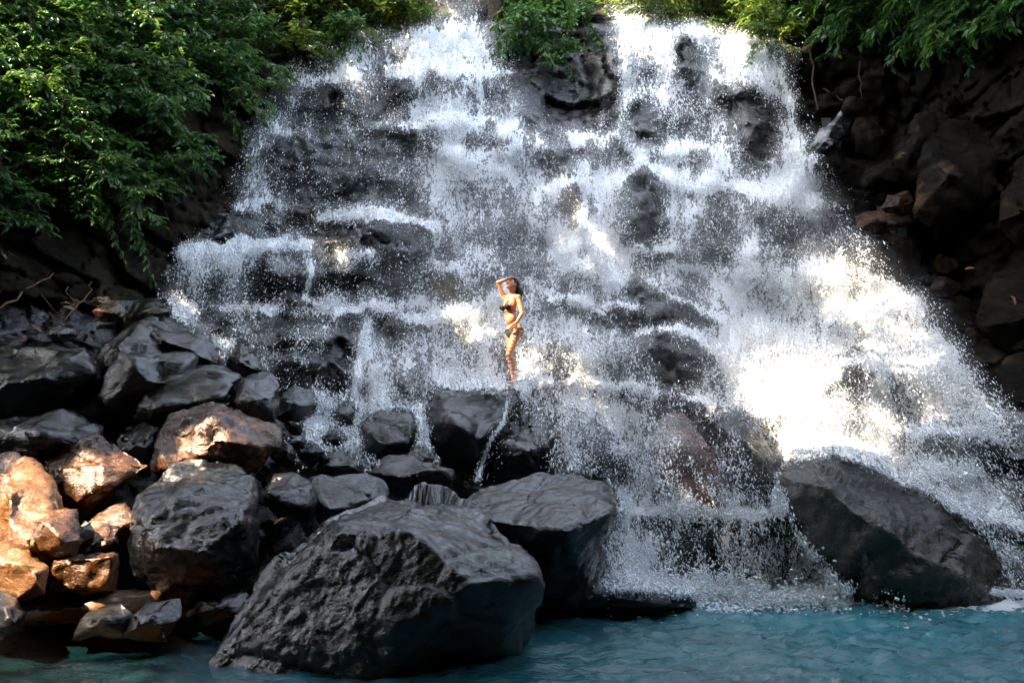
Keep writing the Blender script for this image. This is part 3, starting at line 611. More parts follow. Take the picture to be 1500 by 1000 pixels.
fine = drops("fine_spray", 90000, 1.5, 0.1, 0.4, 0.004, 0.008, m_drop, blur(cov, 10) * fg, False); tag(fine, kind="stuff")

ns_ = 26000; bx = RNG.uniform(.85, 6.6, ns_); by = np.interp(bx, [.9, 1.6, 4, 4.2, 6.6], [9.5, 9.4, 9.35, 9.0, 8.95]) - RNG.exponential(.16, ns_)
keep = (bx < 4.15) | (bx > 5.6); bz = RNG.exponential(.055, ns_) * (1 + vnoise(np.stack([bx * 3, by * 3, bx * 0], -1), 61)) - .01
pb = np.stack([bx, by, bz], -1)[keep]; rb = .006 + .02 * RNG.random(len(pb)) ** 2.5; ov = np.array([[1, 0, 0], [-1, 0, 0], [0, 1, 0], [0, -1, 0], [0, 0, .8], [0, 0, -.8]])
of = np.array([[0, 2, 4], [2, 1, 4], [1, 3, 4], [3, 0, 4], [2, 0, 5], [1, 2, 5], [3, 1, 5], [0, 3, 5]])
vb = (pb[:, None] + rb[:, None, None] * (ov[None] + RNG.normal(0, .25, (len(pb), 6, 3)))).reshape(-1, 3)
sp3 = mesh_from("splash", vb, (of[None] + (np.arange(len(pb)) * 6)[:, None, None]).reshape(-1, 3), m_drop); tag(sp3, kind="stuff")
# drifting mist in front of the falls, thinning out to nothing at its rim
mk = sstep(.10, .55, blur(cov, 60)) * sstep(520, 640, WPX) * sstep(150, 330, WPY) * (1 - np.where(WPX < 930, sstep(520, 600, WPY), sstep(640, 780, WPY))) * (1 - sstep(1380, 1500, WPX))
mk = np.maximum(blur(mk, 40) - .02, 0)[::4, ::4]; MX, MY = WPX[::4, ::4], WPY[::4, ::4]; sm = blur(sheet1, 30)[::4, ::4]
n_, m_ = MX.shape; fr_ = P(MX, MY, sm - .35 - 1.5 * mk - .004).reshape(-1, 3); bk_ = P(MX, MY, sm - .35 + .004 + .25 * mk).reshape(-1, 3); ii = np.arange(n_ * m_).reshape(n_, m_)
qf = np.stack([ii[:-1, :-1], ii[1:, :-1], ii[1:, 1:], ii[:-1, 1:]], -1).reshape(-1, 4); kp = mk.ravel()[qf].max(1) > 0; qf = qf[kp]
ed = np.concatenate([qf[:, [0, 1]], qf[:, [1, 2]], qf[:, [2, 3]], qf[:, [3, 0]]]); es_ = set(map(tuple, ed)); rim = np.array([e for e in es_ if (e[1], e[0]) not in es_])
NV = n_ * m_; qs = np.stack([rim[:, 1], rim[:, 0], rim[:, 0] + NV, rim[:, 1] + NV], -1)
mm_ = bpy.data.materials.new("mist"); mm_.use_nodes = True; nt = mm_.node_tree; nt.nodes.remove(nt.nodes["Principled BSDF"])
pv = N(nt, "ShaderNodeVolumePrincipled"); pv.inputs["Color"].default_value = (.93, .95, .98, 1); pv.inputs["Density"].default_value = 0.075; pv.inputs["Anisotropy"].default_value = 0.2
L(nt, pv.outputs[0], nt.nodes["Material Output"].inputs["Volume"])
allq = np.concatenate([qf, qf[:, ::-1] + NV, qs]); used = np.unique(allq); rm = np.full(2 * NV, -1); rm[used] = np.arange(len(used))
mist = mesh_from("mist", np.concatenate([fr_, bk_])[used], rm[allq], mm_); tag(mist, kind="stuff")

# ------------------------------------------------------------------ pool
wx = np.arange(-13, 13.01, 0.055); wy = np.arange(1.2, 11.2, 0.055); X, Yy = np.meshgrid(wx, wy)
q3 = np.stack([X * 1.1, Yy * 1.9, X * 0], -1)
Z = 0.026 * fbm(q3 * 1.6, 3, 7) + 0.016 * vnoise(q3 * 6, 9)
base_line = np.interp(X, [-13, -7, -3, 0, 0.9, 1.6, 4, 4.2, 6.2, 13], [20, 20, 20, 20, 9.6, 9.45, 9.4, 9.1, 9.0, 9.0])
dist = np.clip(base_line - Yy, 0, 20)
fo = (np.exp(-dist / 0.22) * .85 + 0.78 * np.exp(-dist / 0.8)) * sstep(0.6, 1.2, X)
Z += 0.055 * np.exp(-dist / 0.6) * vnoise(q3 * 5, 19) * (X > 0.5)
aer_bright = np.exp(-dist / 2.6) * sstep(-.6, 2.0, X) * (0.75 + 0.5 * fbm(q3 * .8, 3, 33))  # paler by bubbles and by reflected brightness put into the water colour
clear = sstep(-1.7, -3.0, X) * sstep(4.0, 5.4, Yy)
chop = np.exp(-((X - 4.0) / 3.5) ** 2)
Z += 0.034 * (.25 + chop) * fbm(q3 * 4.8, 3, 27)
m, nt, b = newmat("pool_water")
g = N(nt, "ShaderNodeNewGeometry").outputs["Position"]
cmur = ramp(nt, noise(nt, g, 0.5, 4, 0.5), [(0.3, (0.008, 0.058, 0.075)), (0.7, (0.024, 0.125, 0.15))])
mp = N(nt, "ShaderNodeMapping"); mp.inputs["Scale"].default_value = (1, 1.9, 1); L(nt, g, mp.inputs[0])
nA = noise(nt, mp.outputs[0], 4.5, 5, 0.6, 1.0); nB = noise(nt, mp.outputs[0], 17, 4, 0.6, 0.5)
bp = N(nt, "ShaderNodeBump"); bp.inputs["Strength"].default_value = 0.6; bp.inputs["Distance"].default_value = 0.05
L(nt, math_n(nt, 'ADD', nA, math_n(nt, 'MULTIPLY', nB, 0.35)), bp.inputs["Height"])
fv = attr(nt, "foam"); ft = math_n(nt, 'DIVIDE', math_n(nt, 'SUBTRACT', math_n(nt, 'ADD', math_n(nt, 'MULTIPLY', nA, .5), math_n(nt, 'MULTIPLY', nB, .5)), math_n(nt, 'SUBTRACT', 0.74, math_n(nt, 'MULTIPLY', fv, 0.33))), 0.08)
ft = math_n(nt, 'MULTIPLY', math_n(nt, 'MINIMUM', math_n(nt, 'MAXIMUM', ft, 0.0), 1.0), math_n(nt, 'MULTIPLY', fv, 6.0, clamp=True))
ma = N(nt, "ShaderNodeMix", data_type='RGBA'); L(nt, attr(nt, "aerated_bright"), ma.inputs[0]); L(nt, cmur, ma.inputs[6]); ma.inputs[7].default_value = (0.05, 0.215, 0.25, 1)
mx = N(nt, "ShaderNodeMix", data_type='RGBA'); L(nt, ft, mx.inputs[0]); L(nt, ma.outputs[2], mx.inputs[6]); mx.inputs[7].default_value = (0.75, 0.8, 0.82, 1)
L(nt, mx.outputs[2], b.inputs["Base Color"]); L(nt, math_n(nt, 'ADD', math_n(nt, 'MULTIPLY', ft, 0.5), 0.03), b.inputs["Roughness"]); L(nt, bp.outputs[0], b.inputs["Normal"])
b.inputs["IOR"].default_value = 1.33; b.inputs["Specular IOR Level"].default_value = 0.9
tr = N(nt, "ShaderNodeBsdfTransparent"); tr.inputs[0].default_value = (0.8, 0.68, 0.48, 1); gl = N(nt, "ShaderNodeBsdfGlossy"); gl.inputs[1].default_value = 0.06; L(nt, bp.outputs[0], gl.inputs["Normal"])  # golden tint puts warm sunlight on the shallows into the colour
fr = N(nt, "ShaderNodeFresnel"); fr.inputs[0].default_value = 1.33; L(nt, bp.outputs[0], fr.inputs["Normal"])
m1 = N(nt, "ShaderNodeMixShader"); L(nt, fr.outputs[0], m1.inputs[0]); L(nt, tr.outputs[0], m1.inputs[1]); L(nt, gl.outputs[0], m1.inputs[2])
m2 = N(nt, "ShaderNodeMixShader"); L(nt, math_n(nt, 'MULTIPLY', attr(nt, "clear"), 0.92), m2.inputs[0]); L(nt, b.outputs[0], m2.inputs[1]); L(nt, m1.outputs[0], m2.inputs[2])
L(nt, m2.outputs[0], nt.nodes["Material Output"].inputs[0])
ii = np.arange(X.size).reshape(X.shape); q = np.stack([ii[:-1, :-1], ii[:-1, 1:], ii[1:, 1:], ii[1:, :-1]], -1).reshape(-1, 4)
pool = mesh_from("water", np.stack([X, Yy, Z], -1).reshape(-1, 3), q, m, attrs={"foam": fo.ravel(), "clear": clear.ravel(), "aerated_bright": np.clip(aer_bright, 0, 1).ravel()}); tag(pool, kind="structure")

# pool bed, plus an unseen slope behind the camera steepened to block low sky
gx = np.arange(-60, 60.1, 1.0); gy = np.arange(-45, 12.1, 1.0); X, Yy = np.meshgrid(gx, gy)
r_ = np.hypot(X / 1.0, (Yy - 5) / 1.0)
Z = -1.0 + 0.25 * fbm(np.stack([X * .3, Yy * .3, X * 0], -1), 3, 5)
Z = Z + 0.55 * np.clip(-X - 2.5, 0, 2.4) * sstep(4.5, 7.5, Yy)
Z = Z + np.minimum(np.clip(-Yy - 2, 0, 40) * 2.4, 21 + 2 * fbm(np.stack([X * .15, Yy * .15, X * 0], -1), 3, 9)) + np.minimum(np.clip(np.abs(X) - 13, 0, 40) * np.where(X > 0, 1.6, 0.8), 18)
ii = np.arange(X.size).reshape(X.shape); q = np.stack([ii[:-1, :-1], ii[:-1, 1:], ii[1:, 1:], ii[1:, :-1]], -1).reshape(-1, 4)
gr = mesh_from("ground", np.stack([X, Yy, Z], -1).reshape(-1, 3), q, M['soil']); tag(gr, kind="structure")
gr.data.materials.append(M['sand']); mi = np.zeros(len(q), np.int32)
cc = np.stack([X, Yy], -1).reshape(-1, 2)[q].mean(1); mi[(cc[:, 0] < -2.4) & (cc[:, 0] > -9) & (cc[:, 1] > 4.5) & (cc[:, 1] < 9)] = 1
gr.data.polygons.foreach_set("material_index", mi)

# ------------------------------------------------------------------ foliage
def leaves(P0, d, nrm, ln, wd, tone, droop=0.25):
    """six-vertex folded leaves; all arguments are arrays over leaves"""
    n = len(P0); d = d / np.linalg.norm(d, axis=1, keepdims=True)
    s = np.cross(d, nrm); s /= np.linalg.norm(s, axis=1, keepdims=True) + 1e-9; u = np.cross(s, d)
    ln = ln[:, None]; wd = wd[:, None]
    v = np.empty((n, 6, 3))
    v[:, 0] = P0; v[:, 1] = P0 + d * ln * .38 + s * wd * .5 + u * wd * .16; v[:, 2] = P0 + d * ln * .74 + s * wd * .36 + u * (wd * .10 - ln * droop * .4)
    v[:, 3] = P0 + d * ln - u * ln * droop; v[:, 4] = P0 + d * ln * .74 - s * wd * .36 + u * (wd * .10 - ln * droop * .4); v[:, 5] = P0 + d * ln * .38 - s * wd * .5 + u * wd * .16
    f0 = np.array([[0, 1, 2, 3], [0, 3, 4, 5]])
    f = (f0[None] + (np.arange(n) * 6)[:, None, None]).reshape(-1, 4)
    return v.reshape(-1, 3), f, np.repeat(tone, 6)
def tube(path, r0, r1, sides=5):
    path = np.asarray(path, float); n = len(path); t = np.gradient(path, axis=0); t /= np.linalg.norm(t, axis=1, keepdims=True) + 1e-9
    e1 = np.cross(t, np.array([0.3, 0.9, 0.2])); e1 /= np.linalg.norm(e1, axis=1, keepdims=True) + 1e-9; e2 = np.cross(t, e1)
    r = np.linspace(r0, r1, n)[:, None]; a = np.arange(sides) * 2 * math.pi / sides
    v = (path[:, None] + r[:, None] * (np.cos(a)[None, :, None] * e1[:, None] + np.sin(a)[None, :, None] * e2[:, None])).reshape(-1, 3)
    f = [[k * sides + j, k * sides + (j + 1) % sides, (k + 1) * sides + (j + 1) % sides, (k + 1) * sides + j] for k in range(n - 1) for j in range(sides)]
    return v, np.array(f)
def merge(parts):
    vs, fs, o = [], [], 0
    for v, f in parts: vs.append(v); fs.append(f + o); o += len(v)
    return np.concatenate(vs), np.concatenate(fs)

def shrub_meshes(seed, lean, n_stem, length, leaf_l, node=9, per=6, spread=0.75, mat=None):
    """arching stems with sprays of drooping leaves; lean: direction the stems reach to. Returns (stem mesh, foliage mesh)"""
    r = np.random.default_rng(seed); stems = []; LP, LD, LN_, LL, LW, LT = [], [], [], [], [], []
    for k in range(n_stem):
        d0 = np.array(lean) + r.normal(0, spread, 3); d0[2] = d0[2] + 0.5; d0 /= np.linalg.norm(d0)
        Lk = length * r.uniform(.55, 1.15); t = np.linspace(0, 1, node + 1)[:, None]
        path = r.normal(0, length * .16, 3)[None] + d0 * t * Lk + np.array([0, 0, -1]) * t ** 2 * Lk * r.uniform(.15, .6)
        stems.append(tube(path, 0.012, 0.003, 4)); tone0 = r.uniform(-.25, .25)
        for j in range(2, node + 1):
            tw = path[j] - path[j - 1]; tw /= np.linalg.norm(tw)
            side = np.cross(tw, [0, 0, 1]); side /= np.linalg.norm(side) + 1e-9
            for sgn in (-1, 1):
                td = tw * .6 + side * sgn * r.uniform(.5, 1) + r.normal(0, .25, 3); td /= np.linalg.norm(td)
                tl = leaf_l * r.uniform(1.2, 2.6)
                p1 = path[j] + td * tl - np.array([0, 0, .15 * tl]); stems.append(tube([path[j], path[j] + td * tl * .6, p1], .005, .002, 3))
                for q_ in range(per):
                    f_ = (q_ + 1) / per; base = path[j] * (1 - f_) + p1 * f_
                    ang = (q_ - (per - 1) / 2) / per * 2.2
                    sd = np.cross(td, [0, 0, 1]); sd /= np.linalg.norm(sd) + 1e-9
                    ld = td * math.cos(ang) + sd * math.sin(ang) * 1.0 + np.array([0, 0, -.35]) + r.normal(0, .18, 3)
                    LP.append(base); LD.append(ld); LN_.append(np.array([0, -.25, 1]) + r.normal(0, .35, 3)); l = leaf_l * r.uniform(.65, 1.25)
                    LL.append(l); LW.append(l * r.uniform(.36, .5)); LT.append(np.clip(.4 + tone0 + r.normal(0, .22), 0, 1))
    sv, sf = merge([(v, f if f.shape[1] == 4 else f) for v, f in stems])
    lv, lf, lt = leaves(np.array(LP), np.array(LD), np.array(LN_), np.array(LL), np.array(LW), np.array(LT))
    return (sv, sf), (lv, lf, lt)
def make_shrub(name, seed, mat, **kw):
    (sv, sf), (lv, lf, lt) = shrub_meshes(seed, **kw)
    root = empty(name, (0, 0, 0))
    mesh_from("stem", sv, sf, M['bark'], root); mesh_from("foliage", lv, lf, mat, root, attrs={"tone": lt})
    return root
def copy_tree(o):
    c = o.copy(); COL.objects.link(c)
    for ch in o.children:
        d = ch.copy(); COL.objects.link(d); d.parent = c
    return c
protos = {}
def put_shrub(kind, loc, sc, rz, label, group, name="shrub", cat="shrub"):
    pr, used = protos[kind]
    o = pr if not used else copy_tree(pr); protos[kind][1] = True
    o.name = name; o.location = Vector(loc); o.scale = (sc,) * 3; o.rotation_euler = (0, 0, rz)
    tag(o, label, cat, group)
    return o
for k in range(5):
    protos["L%d" % k] = [make_shrub("shrub", 100 + k, M['leaf'], lean=(.55, -.75, .15), n_stem=13, length=1.1, leaf_l=0.13), False]
for k in range(3):
    protos["T%d" % k] = [make_shrub("shrub", 120 + k, M['leaf_sunlit'], lean=(.1, -.7, .3), n_stem=14, length=1.3, leaf_l=0.15), False]
    protos["D%d" % k] = [make_shrub("shrub", 140 + k, M['leaf'], lean=(-.1, -.8, -.1), n_stem=14, length=1.0, leaf_l=0.15), False]
def surf(px, py, lift=0.0):
    d = bilin(D, (px - GX[0]) / STEP, (py - GY[0]) / STEP); return P(px, py, float(d) - lift)
# left bank, rows from the top of the picture down to the stream bed
rr = random.Random(5); cnt = 0
GL = "shrubs covering the left bank"
special = {(0, 0): "shrub filling the top left corner of the picture", }
for j, py in enumerate(range(-50, 290, 48)):
    xmax = np.interp(py, [-50, 50, 120, 200, 260, 345], [470, 440, 370, 300, 240, 140])
    for i, px in enumerate(np.arange(-70, xmax, 66)):
        x = px + rr.uniform(-24, 24) + (33 if j % 2 else 0); y = py + rr.uniform(-18, 18)
        if x > xmax: continue
        if rr.random() < .12: continue
        p = surf(x, y, rr.uniform(.05, .55)); bright = (x > 330 and y < 90 and rr.random() < .6)
        kk = ("T%d" % rr.randrange(3)) if bright else "L%d" % rr.randrange(5)
        Ysc = p[1] / 13.0
        put_shrub(kk, p, rr.uniform(.8, 1.15) * (0.85 if not bright else .6) * Ysc, rr.uniform(-.6, .6),
                  ("yellow green sunlit shrub at the top of the left bank near the falls" if bright else
                   "dark green drooping shrub among many alike on the shaded left bank"), "sunlit shrubs above the left fall" if bright else GL); cnt += 1
# shrubs on the rim and hill above the falls
GT = "sunlit bushes on the rim above the falls"
for (x, y, s, kk, lf) in [(430, 30, 1.1, "T0", .3), (480, 15, 1.0, "T1", .3), (520, 40, .8, "D0", .3), (545, 5, 1.1, "D1", .2), (590, 20, .9, "T2", .3), (610, -20, 1.1, "T0", .1), (450, -30, 1.2, "T2", .3), (500, -50, 1.2, "D2", 0), (560, -60, 1.2, "T1", 0), (640, -60, 1.2, "T0", 0),
                       (895, -14, 1.0, "T1", .4), (945, 6, 1.0, "T2", .7), (985, 2, 1.0, "T0", .8), (1030, 12, 1.0, "T1", .8), (1075, 28, 1.0, "T2", .8), (1110, 50, 1.0, "T0", .7), (965, 25, .7, "T1", .8), (1050, 0, 1.1, "T0", .9), (1095, 10, 1.1, "T1", .9), (470, 50, .8, "T1", .6), (510, 20, 1.0, "T0", .6), (555, 35, .8, "T2", .6), (600, 30, .8, "T1", .5), (430, 70, .7, "T2", .5), (1130, 60, .8, "T1", .6), (1060, -35, 1.3, "T0", .2), (960, -50, 1.3, "T1", .2), (890, -60, 1.3, "T2", .2), (1120, -30, 1.3, "T2", .3)]:
    put_shrub(kk, surf(x, y, lf), s, rr.uniform(-1, 1), ("yellow green bush on the rim above the right fall" if x > 850 else ("green bush on the rim above the left fall" if kk[0] == "D" else "yellow green bush on the rim above the left fall")), GT)
GD = "dark shrubs hanging between the falls"
for (x, y, s) in [(745, 5, 1.0), (790, -10, 1.1), (835, 0, 1.0), (770, 40, .9), (815, 45, .9), (850, 30, .8), (740, -40, 1.2), (820, -50, 1.2)]:
    put_shrub("D%d" % rr.randrange(3), surf(x, y, .7), s, rr.uniform(-.5, .5), "dark green shrub overhanging the rock between the two falls", GD)
put_shrub("D0", surf(822, 70, .8), .62, .2, "small hanging sprig dangling below the shrubs between the falls", GD, cat="plant")
GR = "dark shrubs overhanging the right wall"
for (x, y, s) in [(1160, 30, 1.1), (1200, 40, 1.1), (1245, 30, 1.1), (1290, 40, 1.0), (1180, -10, 1.3), (1240, -20, 1.3), (1300, -10, 1.2), (1350, 0, 1.2), (1320, 45, .9), (1400, -20, 1.2), (1460, -10, 1.1), (1380, 20, 1.0), (1520, -10, 1.1)]:
    put_shrub("D%d" % rr.randrange(3), surf(x, y, .8), s, rr.uniform(-.5, .5), "dark green shrub overhanging the top of the right wall", GR)
for k in protos:
    if not protos[k][1]:
        for ch in list(protos[k][0].children): bpy.data.objects.remove(ch)
        bpy.data.objects.remove(protos[k][0])
# low plants and roots at the foot of the left bank
def wig(a, b, n, amp, seed):
    r = np.random.default_rng(seed); t = np.linspace(0, 1, n)[:, None]; a = np.array(a); b = np.array(b)
    o = np.cumsum(r.normal(0, amp, (n, 3)), 0); o -= o[0] + (o[-1] - o[0]) * t
    return a * (1 - t) + b * t + o
for k, (x0, y0, x1, y1, r0, lab) in enumerate([(0, 452, 78, 400, .02, "pale bent branch lying across the dark left bank"), (95, 470, 135, 412, .012, "dry sunlit twig above the orange stones"), (60, 430, 90, 470, .008, "thin dry twig nearest the left edge"), (230, 260, 260, 345, .009, "thin root hanging down the rock left of the falls"),
        (255, 255, 275, 320, .007, "short root beside the longest hanging root"), (1185, 70, 1198, 160, .03, "vertical root hanging on the right wall"), (1205, 130, 1235, 148, .016, "curved root looping across the right wall"), (1260, 90, 1262, 150, .015, "thin straight root in the dark of the right wall"), (100, 420, 112, 462, .008, "upright orange twig in the sun patch")]):
    a = surf(x0, y0, .25); b_pt = surf(x1, y1, .25)
    v, f = tube(wig(a, b_pt, 10, .03, k), r0, r0 * .5, 6); o = mesh_from("root" if "root" in lab else "twig", v - a, f, M['twig'] if k < 3 or k == 8 else M['bark']); o.location = a
    tag(o, lab, "root" if "root" in lab else "twig")
r = np.random.default_rng(3)
lit = []
for (x, y, Y) in [(348, 706, 8.15), (424, 758, 8.0), (60, 486, None), (95, 476, None), (30, 492, None), (80, 470, None), (110, 455, None), (118, 445, None), (88, 445, None), (150, 470, None), (1385, 190, None), (1395, 235, None), (1345, 290, None), (1412, 395, None), (1480, 432, None), (1330, 225, None), (1475, 450, None), (1318, 300, None)]:
    p = P(x, y, Y) if Y else surf(x, y, .45)
    v, f, t = leaves(np.zeros((1, 3)), np.array([[r.normal(), -.4, r.normal() * .3]]), np.array([[r.normal() * .4, -.6, 1.0]]), np.array([.17]), np.array([.08]), np.array([r.uniform(.3, 1)]))
    o = mesh_from("fallen_leaf", v, f, M['leaf_dead'], attrs={"tone": t}); o.location = p
    if Y: tag(o, "pink fallen leaf stuck on the wet rocks above the rounded black boulder" if x < 400 else "orange curled leaf lying beside the pale grey slab", "leaf")
    else: tag(o, "orange fallen leaf on the stones of the left bank" if x < 500 else "orange fallen leaf caught on the blocks of the right wall", "leaf", "fallen leaves on the left bank" if x < 500 else "fallen leaves on the right wall")

# ------------------------------------------------------------------ unseen trees added to shade the gorge, with gaps cut for the sun patches
SPOTS = [(285, 645, 8.5, .6), (245, 640, 8.5, .42), (140, 690, 8.1, .6), (90, 680, 8.2, .45), (30, 730, 7.1, .65), (70, 790, 6.9, .5), (140, 790, 7.3, .42), (30, 840, 6.7, .5), (120, 880, 7.1, .6), (40, 940, 6.6, .5), (70, 975, 6.2, .6), (115, 935, 6.5, .35),
         (110, 440, 10.4, .35), (150, 450, 10.5, .3), (1140, 500, 12.7, .6), (1150, 560, 12.3, .65), (1175, 640, 11.6, .5), (1215, 420, 14.0, .45), (1260, 435, 13.7, .45), (1310, 450, 13.4, .38), (1350, 480, 13.0, .2), (1400, 520, 12.4, .2), (1300, 500, 13, .18), (1240, 600, 12, .2), (1370, 620, 11.7, .22), (1290, 680, 11.2, .22), (1250, 530, 12.7, .2), (1330, 560, 12.4, .2), (1400, 560, 12, .2), (1300, 620, 11.7, .2),
         (1005, 700, 10.3, .22), (985, 720, 10.3, .18), (1000, 830, 9.6, .18), (880, 355, 15.2, .3), (858, 300, 15.8, .22), (820, 290, 16, .25), (690, 465, 14.2, .3), (700, 500, 13.9, .2), (745, 435, 12.7, .5), (750, 480, 12.7, .42), (752, 530, 12.7, .35),
         (1325, 295, 13.7, .22), (1345, 240, 13.3, .12), (1388, 190, 13.1, .14), (1350, 275, 13.3, .12), (1410, 395, 12.9, .14), (1475, 430, 11.9, .22), (230, 200, 13.2, .35), (210, 265, 12.7, .3), (20, 260, 11.0, .35), (75, 120, 12, .3), (180, 60, 13.2, .35), (20, 450, 10, .2),
         (440, 0, 16.8, .35), (490, -5, 18, .5), (560, 5, 19.2, .8), (620, -20, 20, .5), (900, -10, 20, .7), (960, -5, 19.8, .7), (1030, 5, 19.5, .7), (1100, 20, 19, .9), (1140, 50, 18.2, .6), (915, 40, 19, .4), (100, 200, 11.5, .25), (170, 130, 12.6, .25), (240, 240, 13.4, .25), (60, 300, 11, .2), (1230, 40, 15, .2), (1330, 30, 14.5, .2), (790, 30, 18.5, .15), (300, 110, 14, .3), (150, 170, 12, .25), (40, 20, 12, .35)]
rs = random.Random(77)
for k in range(64):                                                     # scattered flecks on the leafy bank
    x_ = rs.uniform(-20, 320); y_ = rs.uniform(-10, np.interp(x_, [0, 400], [330, 90])); SPOTS.append((x_, y_, float(base_depth(np.array(x_), np.array(y_))) - .6, rs.uniform(.15, .38)))
ST = np.array([P(x, y, Y) for (x, y, Y, _) in SPOTS]); SR = np.array([s[3] for s in SPOTS])
def crown(n, xr, yr, zr, ll, seed, holes=True):
    r = np.random.default_rng(seed)
    p = np.stack([r.uniform(*xr, n), r.uniform(*yr, n), r.uniform(*zr, n)], -1)
    if holes:
        d = p[:, None] - ST[None]; t = d @ SUN; perp = np.linalg.norm(d - t[..., None] * SUN, axis=-1)
        keep = ~((perp < SR[None] + ll * .45 * r.uniform(.1, 1.0, n)[:, None]) & (t > 0)).any(1)
        p = p[keep]
    n = len(p)
    return leaves(p, r.normal(0, 1, (n, 3)) * [1, 1, .4], np.array([0, 0, 1]) + r.normal(0, .35, (n, 3)), np.full(n, ll) * r.uniform(.7, 1.2, n), np.full(n, ll * .55), r.random(n))
CANOPY = [("unseen tall tree added for shade, leaning over the pool from the left bank", (-24, -9), (-28, -13), (-10, 3), 9000, 31), ("unseen broad tree added for shade high on the left bank", (-22, 8), (-28, -10), (3, 15.5), 9500, 32), ("unseen tree added for shade over the middle of the gorge", (-15, -9), (-13, 2), (-10, 3), 9000, 33), ("unseen tree added for shade towards the top of the falls", (-10, 24), (-10, 3), (3, 15.5), 8000, 34)]
for (lab, (tx, ty), xr, yr, n, sd) in CANOPY:
    root = empty("tree", (tx, ty, 4)); base = np.array([tx, ty, 4.0])
    v, f, t = crown(n, xr, yr, (22.5, 26.5), .75, sd)
    mesh_from("crown", v - base, f, M['leaf'], root, attrs={"tone": t})
    tv = [tube(wig(base, [tx, ty, 18], 10, .2, sd), .5, .3, 8)]
    for k in range(8):
        e = np.array([RNG.uniform(*xr), RNG.uniform(*yr), 24.5]); tv.append(tube(wig([tx, ty, 18], e, 8, .3, sd + k), .2, .04, 6))
    vv, ff = merge(tv); mesh_from("trunk", vv - base, ff, M['bark'], root)
    tag(root, lab, "tree", "unseen trees added for shade")
# unseen tree added above the camera to block sky light from the front
root = empty("tree", (9, -4, 0)); base = np.array([9, -4, 0.0])
v, f, t = crown(16000, (-15, 15), (-8, 5.4), (8.8, 12.4), .55, 36); mesh_from("crown", v - base, f, M['leaf'], root, attrs={"tone": t})
tv = [tube(wig(base, [8, -4, 8], 8, .12, 71), .4, .25, 8)] + [tube(wig([8, -4, 8], [RNG.uniform(-14, 14), RNG.uniform(-7, 2.5), 10.3], 8, .2, 72 + k), .15, .03, 6) for k in range(8)]
vv, ff = merge(tv); mesh_from("trunk", vv - base, ff, M['bark'], root)
tag(root, "unseen spreading tree added to block the sky over the near side of the pool", "tree", "unseen trees added for shade")
# unseen low tree added to darken the rocks on the left
root = empty("tree", (-12.5, 6, 3)); base = np.array([-12.5, 6, 3.0])
v, f, t = crown(6500, (-13, -3.0), (2.5, 8.6), (7.3, 9.2), .42, 37); mesh_from("crown", v - base, f, M['leaf'], root, attrs={"tone": t})
tv = [tube(wig(base, [-11, 6, 7.3], 6, .1, 81), .25, .16, 8)] + [tube(wig([-11, 6, 7.3], [RNG.uniform(-12, -4), RNG.uniform(3, 8), 8.2], 7, .12, 82 + k), .1, .02, 6) for k in range(6)]
vv, ff = merge(tv); mesh_from("trunk", vv - base, ff, M['bark'], root)
tag(root, "unseen low tree added to shade the boulders of the left bank", "tree", "unseen trees added for shade")
# unseen tree added to darken the right wall
root = empty("tree", (13, 13.5, 9)); base = np.array([13, 13.5, 9.0])
v, f, t = crown(7000, (6.2, 14), (9.5, 17.5), (12.6, 14.8), .42, 35, True); mesh_from("crown", v - base, f, M['leaf'], root, attrs={"tone": t})
tv = [tube(wig(base, [12, 13, 13], 6, .08, 3), .3, .2, 8)] + [tube(wig([12, 13, 12.6], [RNG.uniform(6.5, 13), RNG.uniform(10, 17), 13.6], 6, .12, 40 + k), .1, .03, 5) for k in range(6)]
vv, ff = merge(tv); mesh_from("trunk", vv - base, ff, M['bark'], root)
tag(root, "unseen tree added to shade the right wall", "tree")
# slim trunks in the sunlit wood behind the rim
for k, (x, y, Y, h_, lab) in enumerate([(490, 60, 20.5, 7, "thin reddish trunk left of the top of the left fall"), (585, 50, 21, 7, "slender trunk behind the green bush beside the left fall"), (725, 60, 20.3, 8, "mossy brown trunk right beside the top of the left fall"), (1050, 40, 21, 7, "pale trunk behind the bushes above the right fall")]):
    b0 = P(x, y, Y); root = empty("tree", b0)
    v, f = tube(wig([0, 0, -.5], [.2, .3, h_], 10, .06, 60 + k), .16 if k != 2 else .22, .07, 8); mesh_from("trunk", v, f, M['bark'], root)
    r = np.random.default_rng(80 + k); n = 1600
    pc = r.normal(0, 1, (n, 3)) * [1.2, 1.0, .9] + [0.2, .3, h_]
    v, f, t = leaves(pc, r.normal(0, 1, (n, 3)), np.array([0, 0, 1]) + r.normal(0, .4, (n, 3)), r.uniform(.12, .24, n), r.uniform(.06, .1, n), r.random(n))
    mesh_from("crown", v, f, M['leaf_sunlit'], root, attrs={"tone": t}); tag(root, lab, "tree")

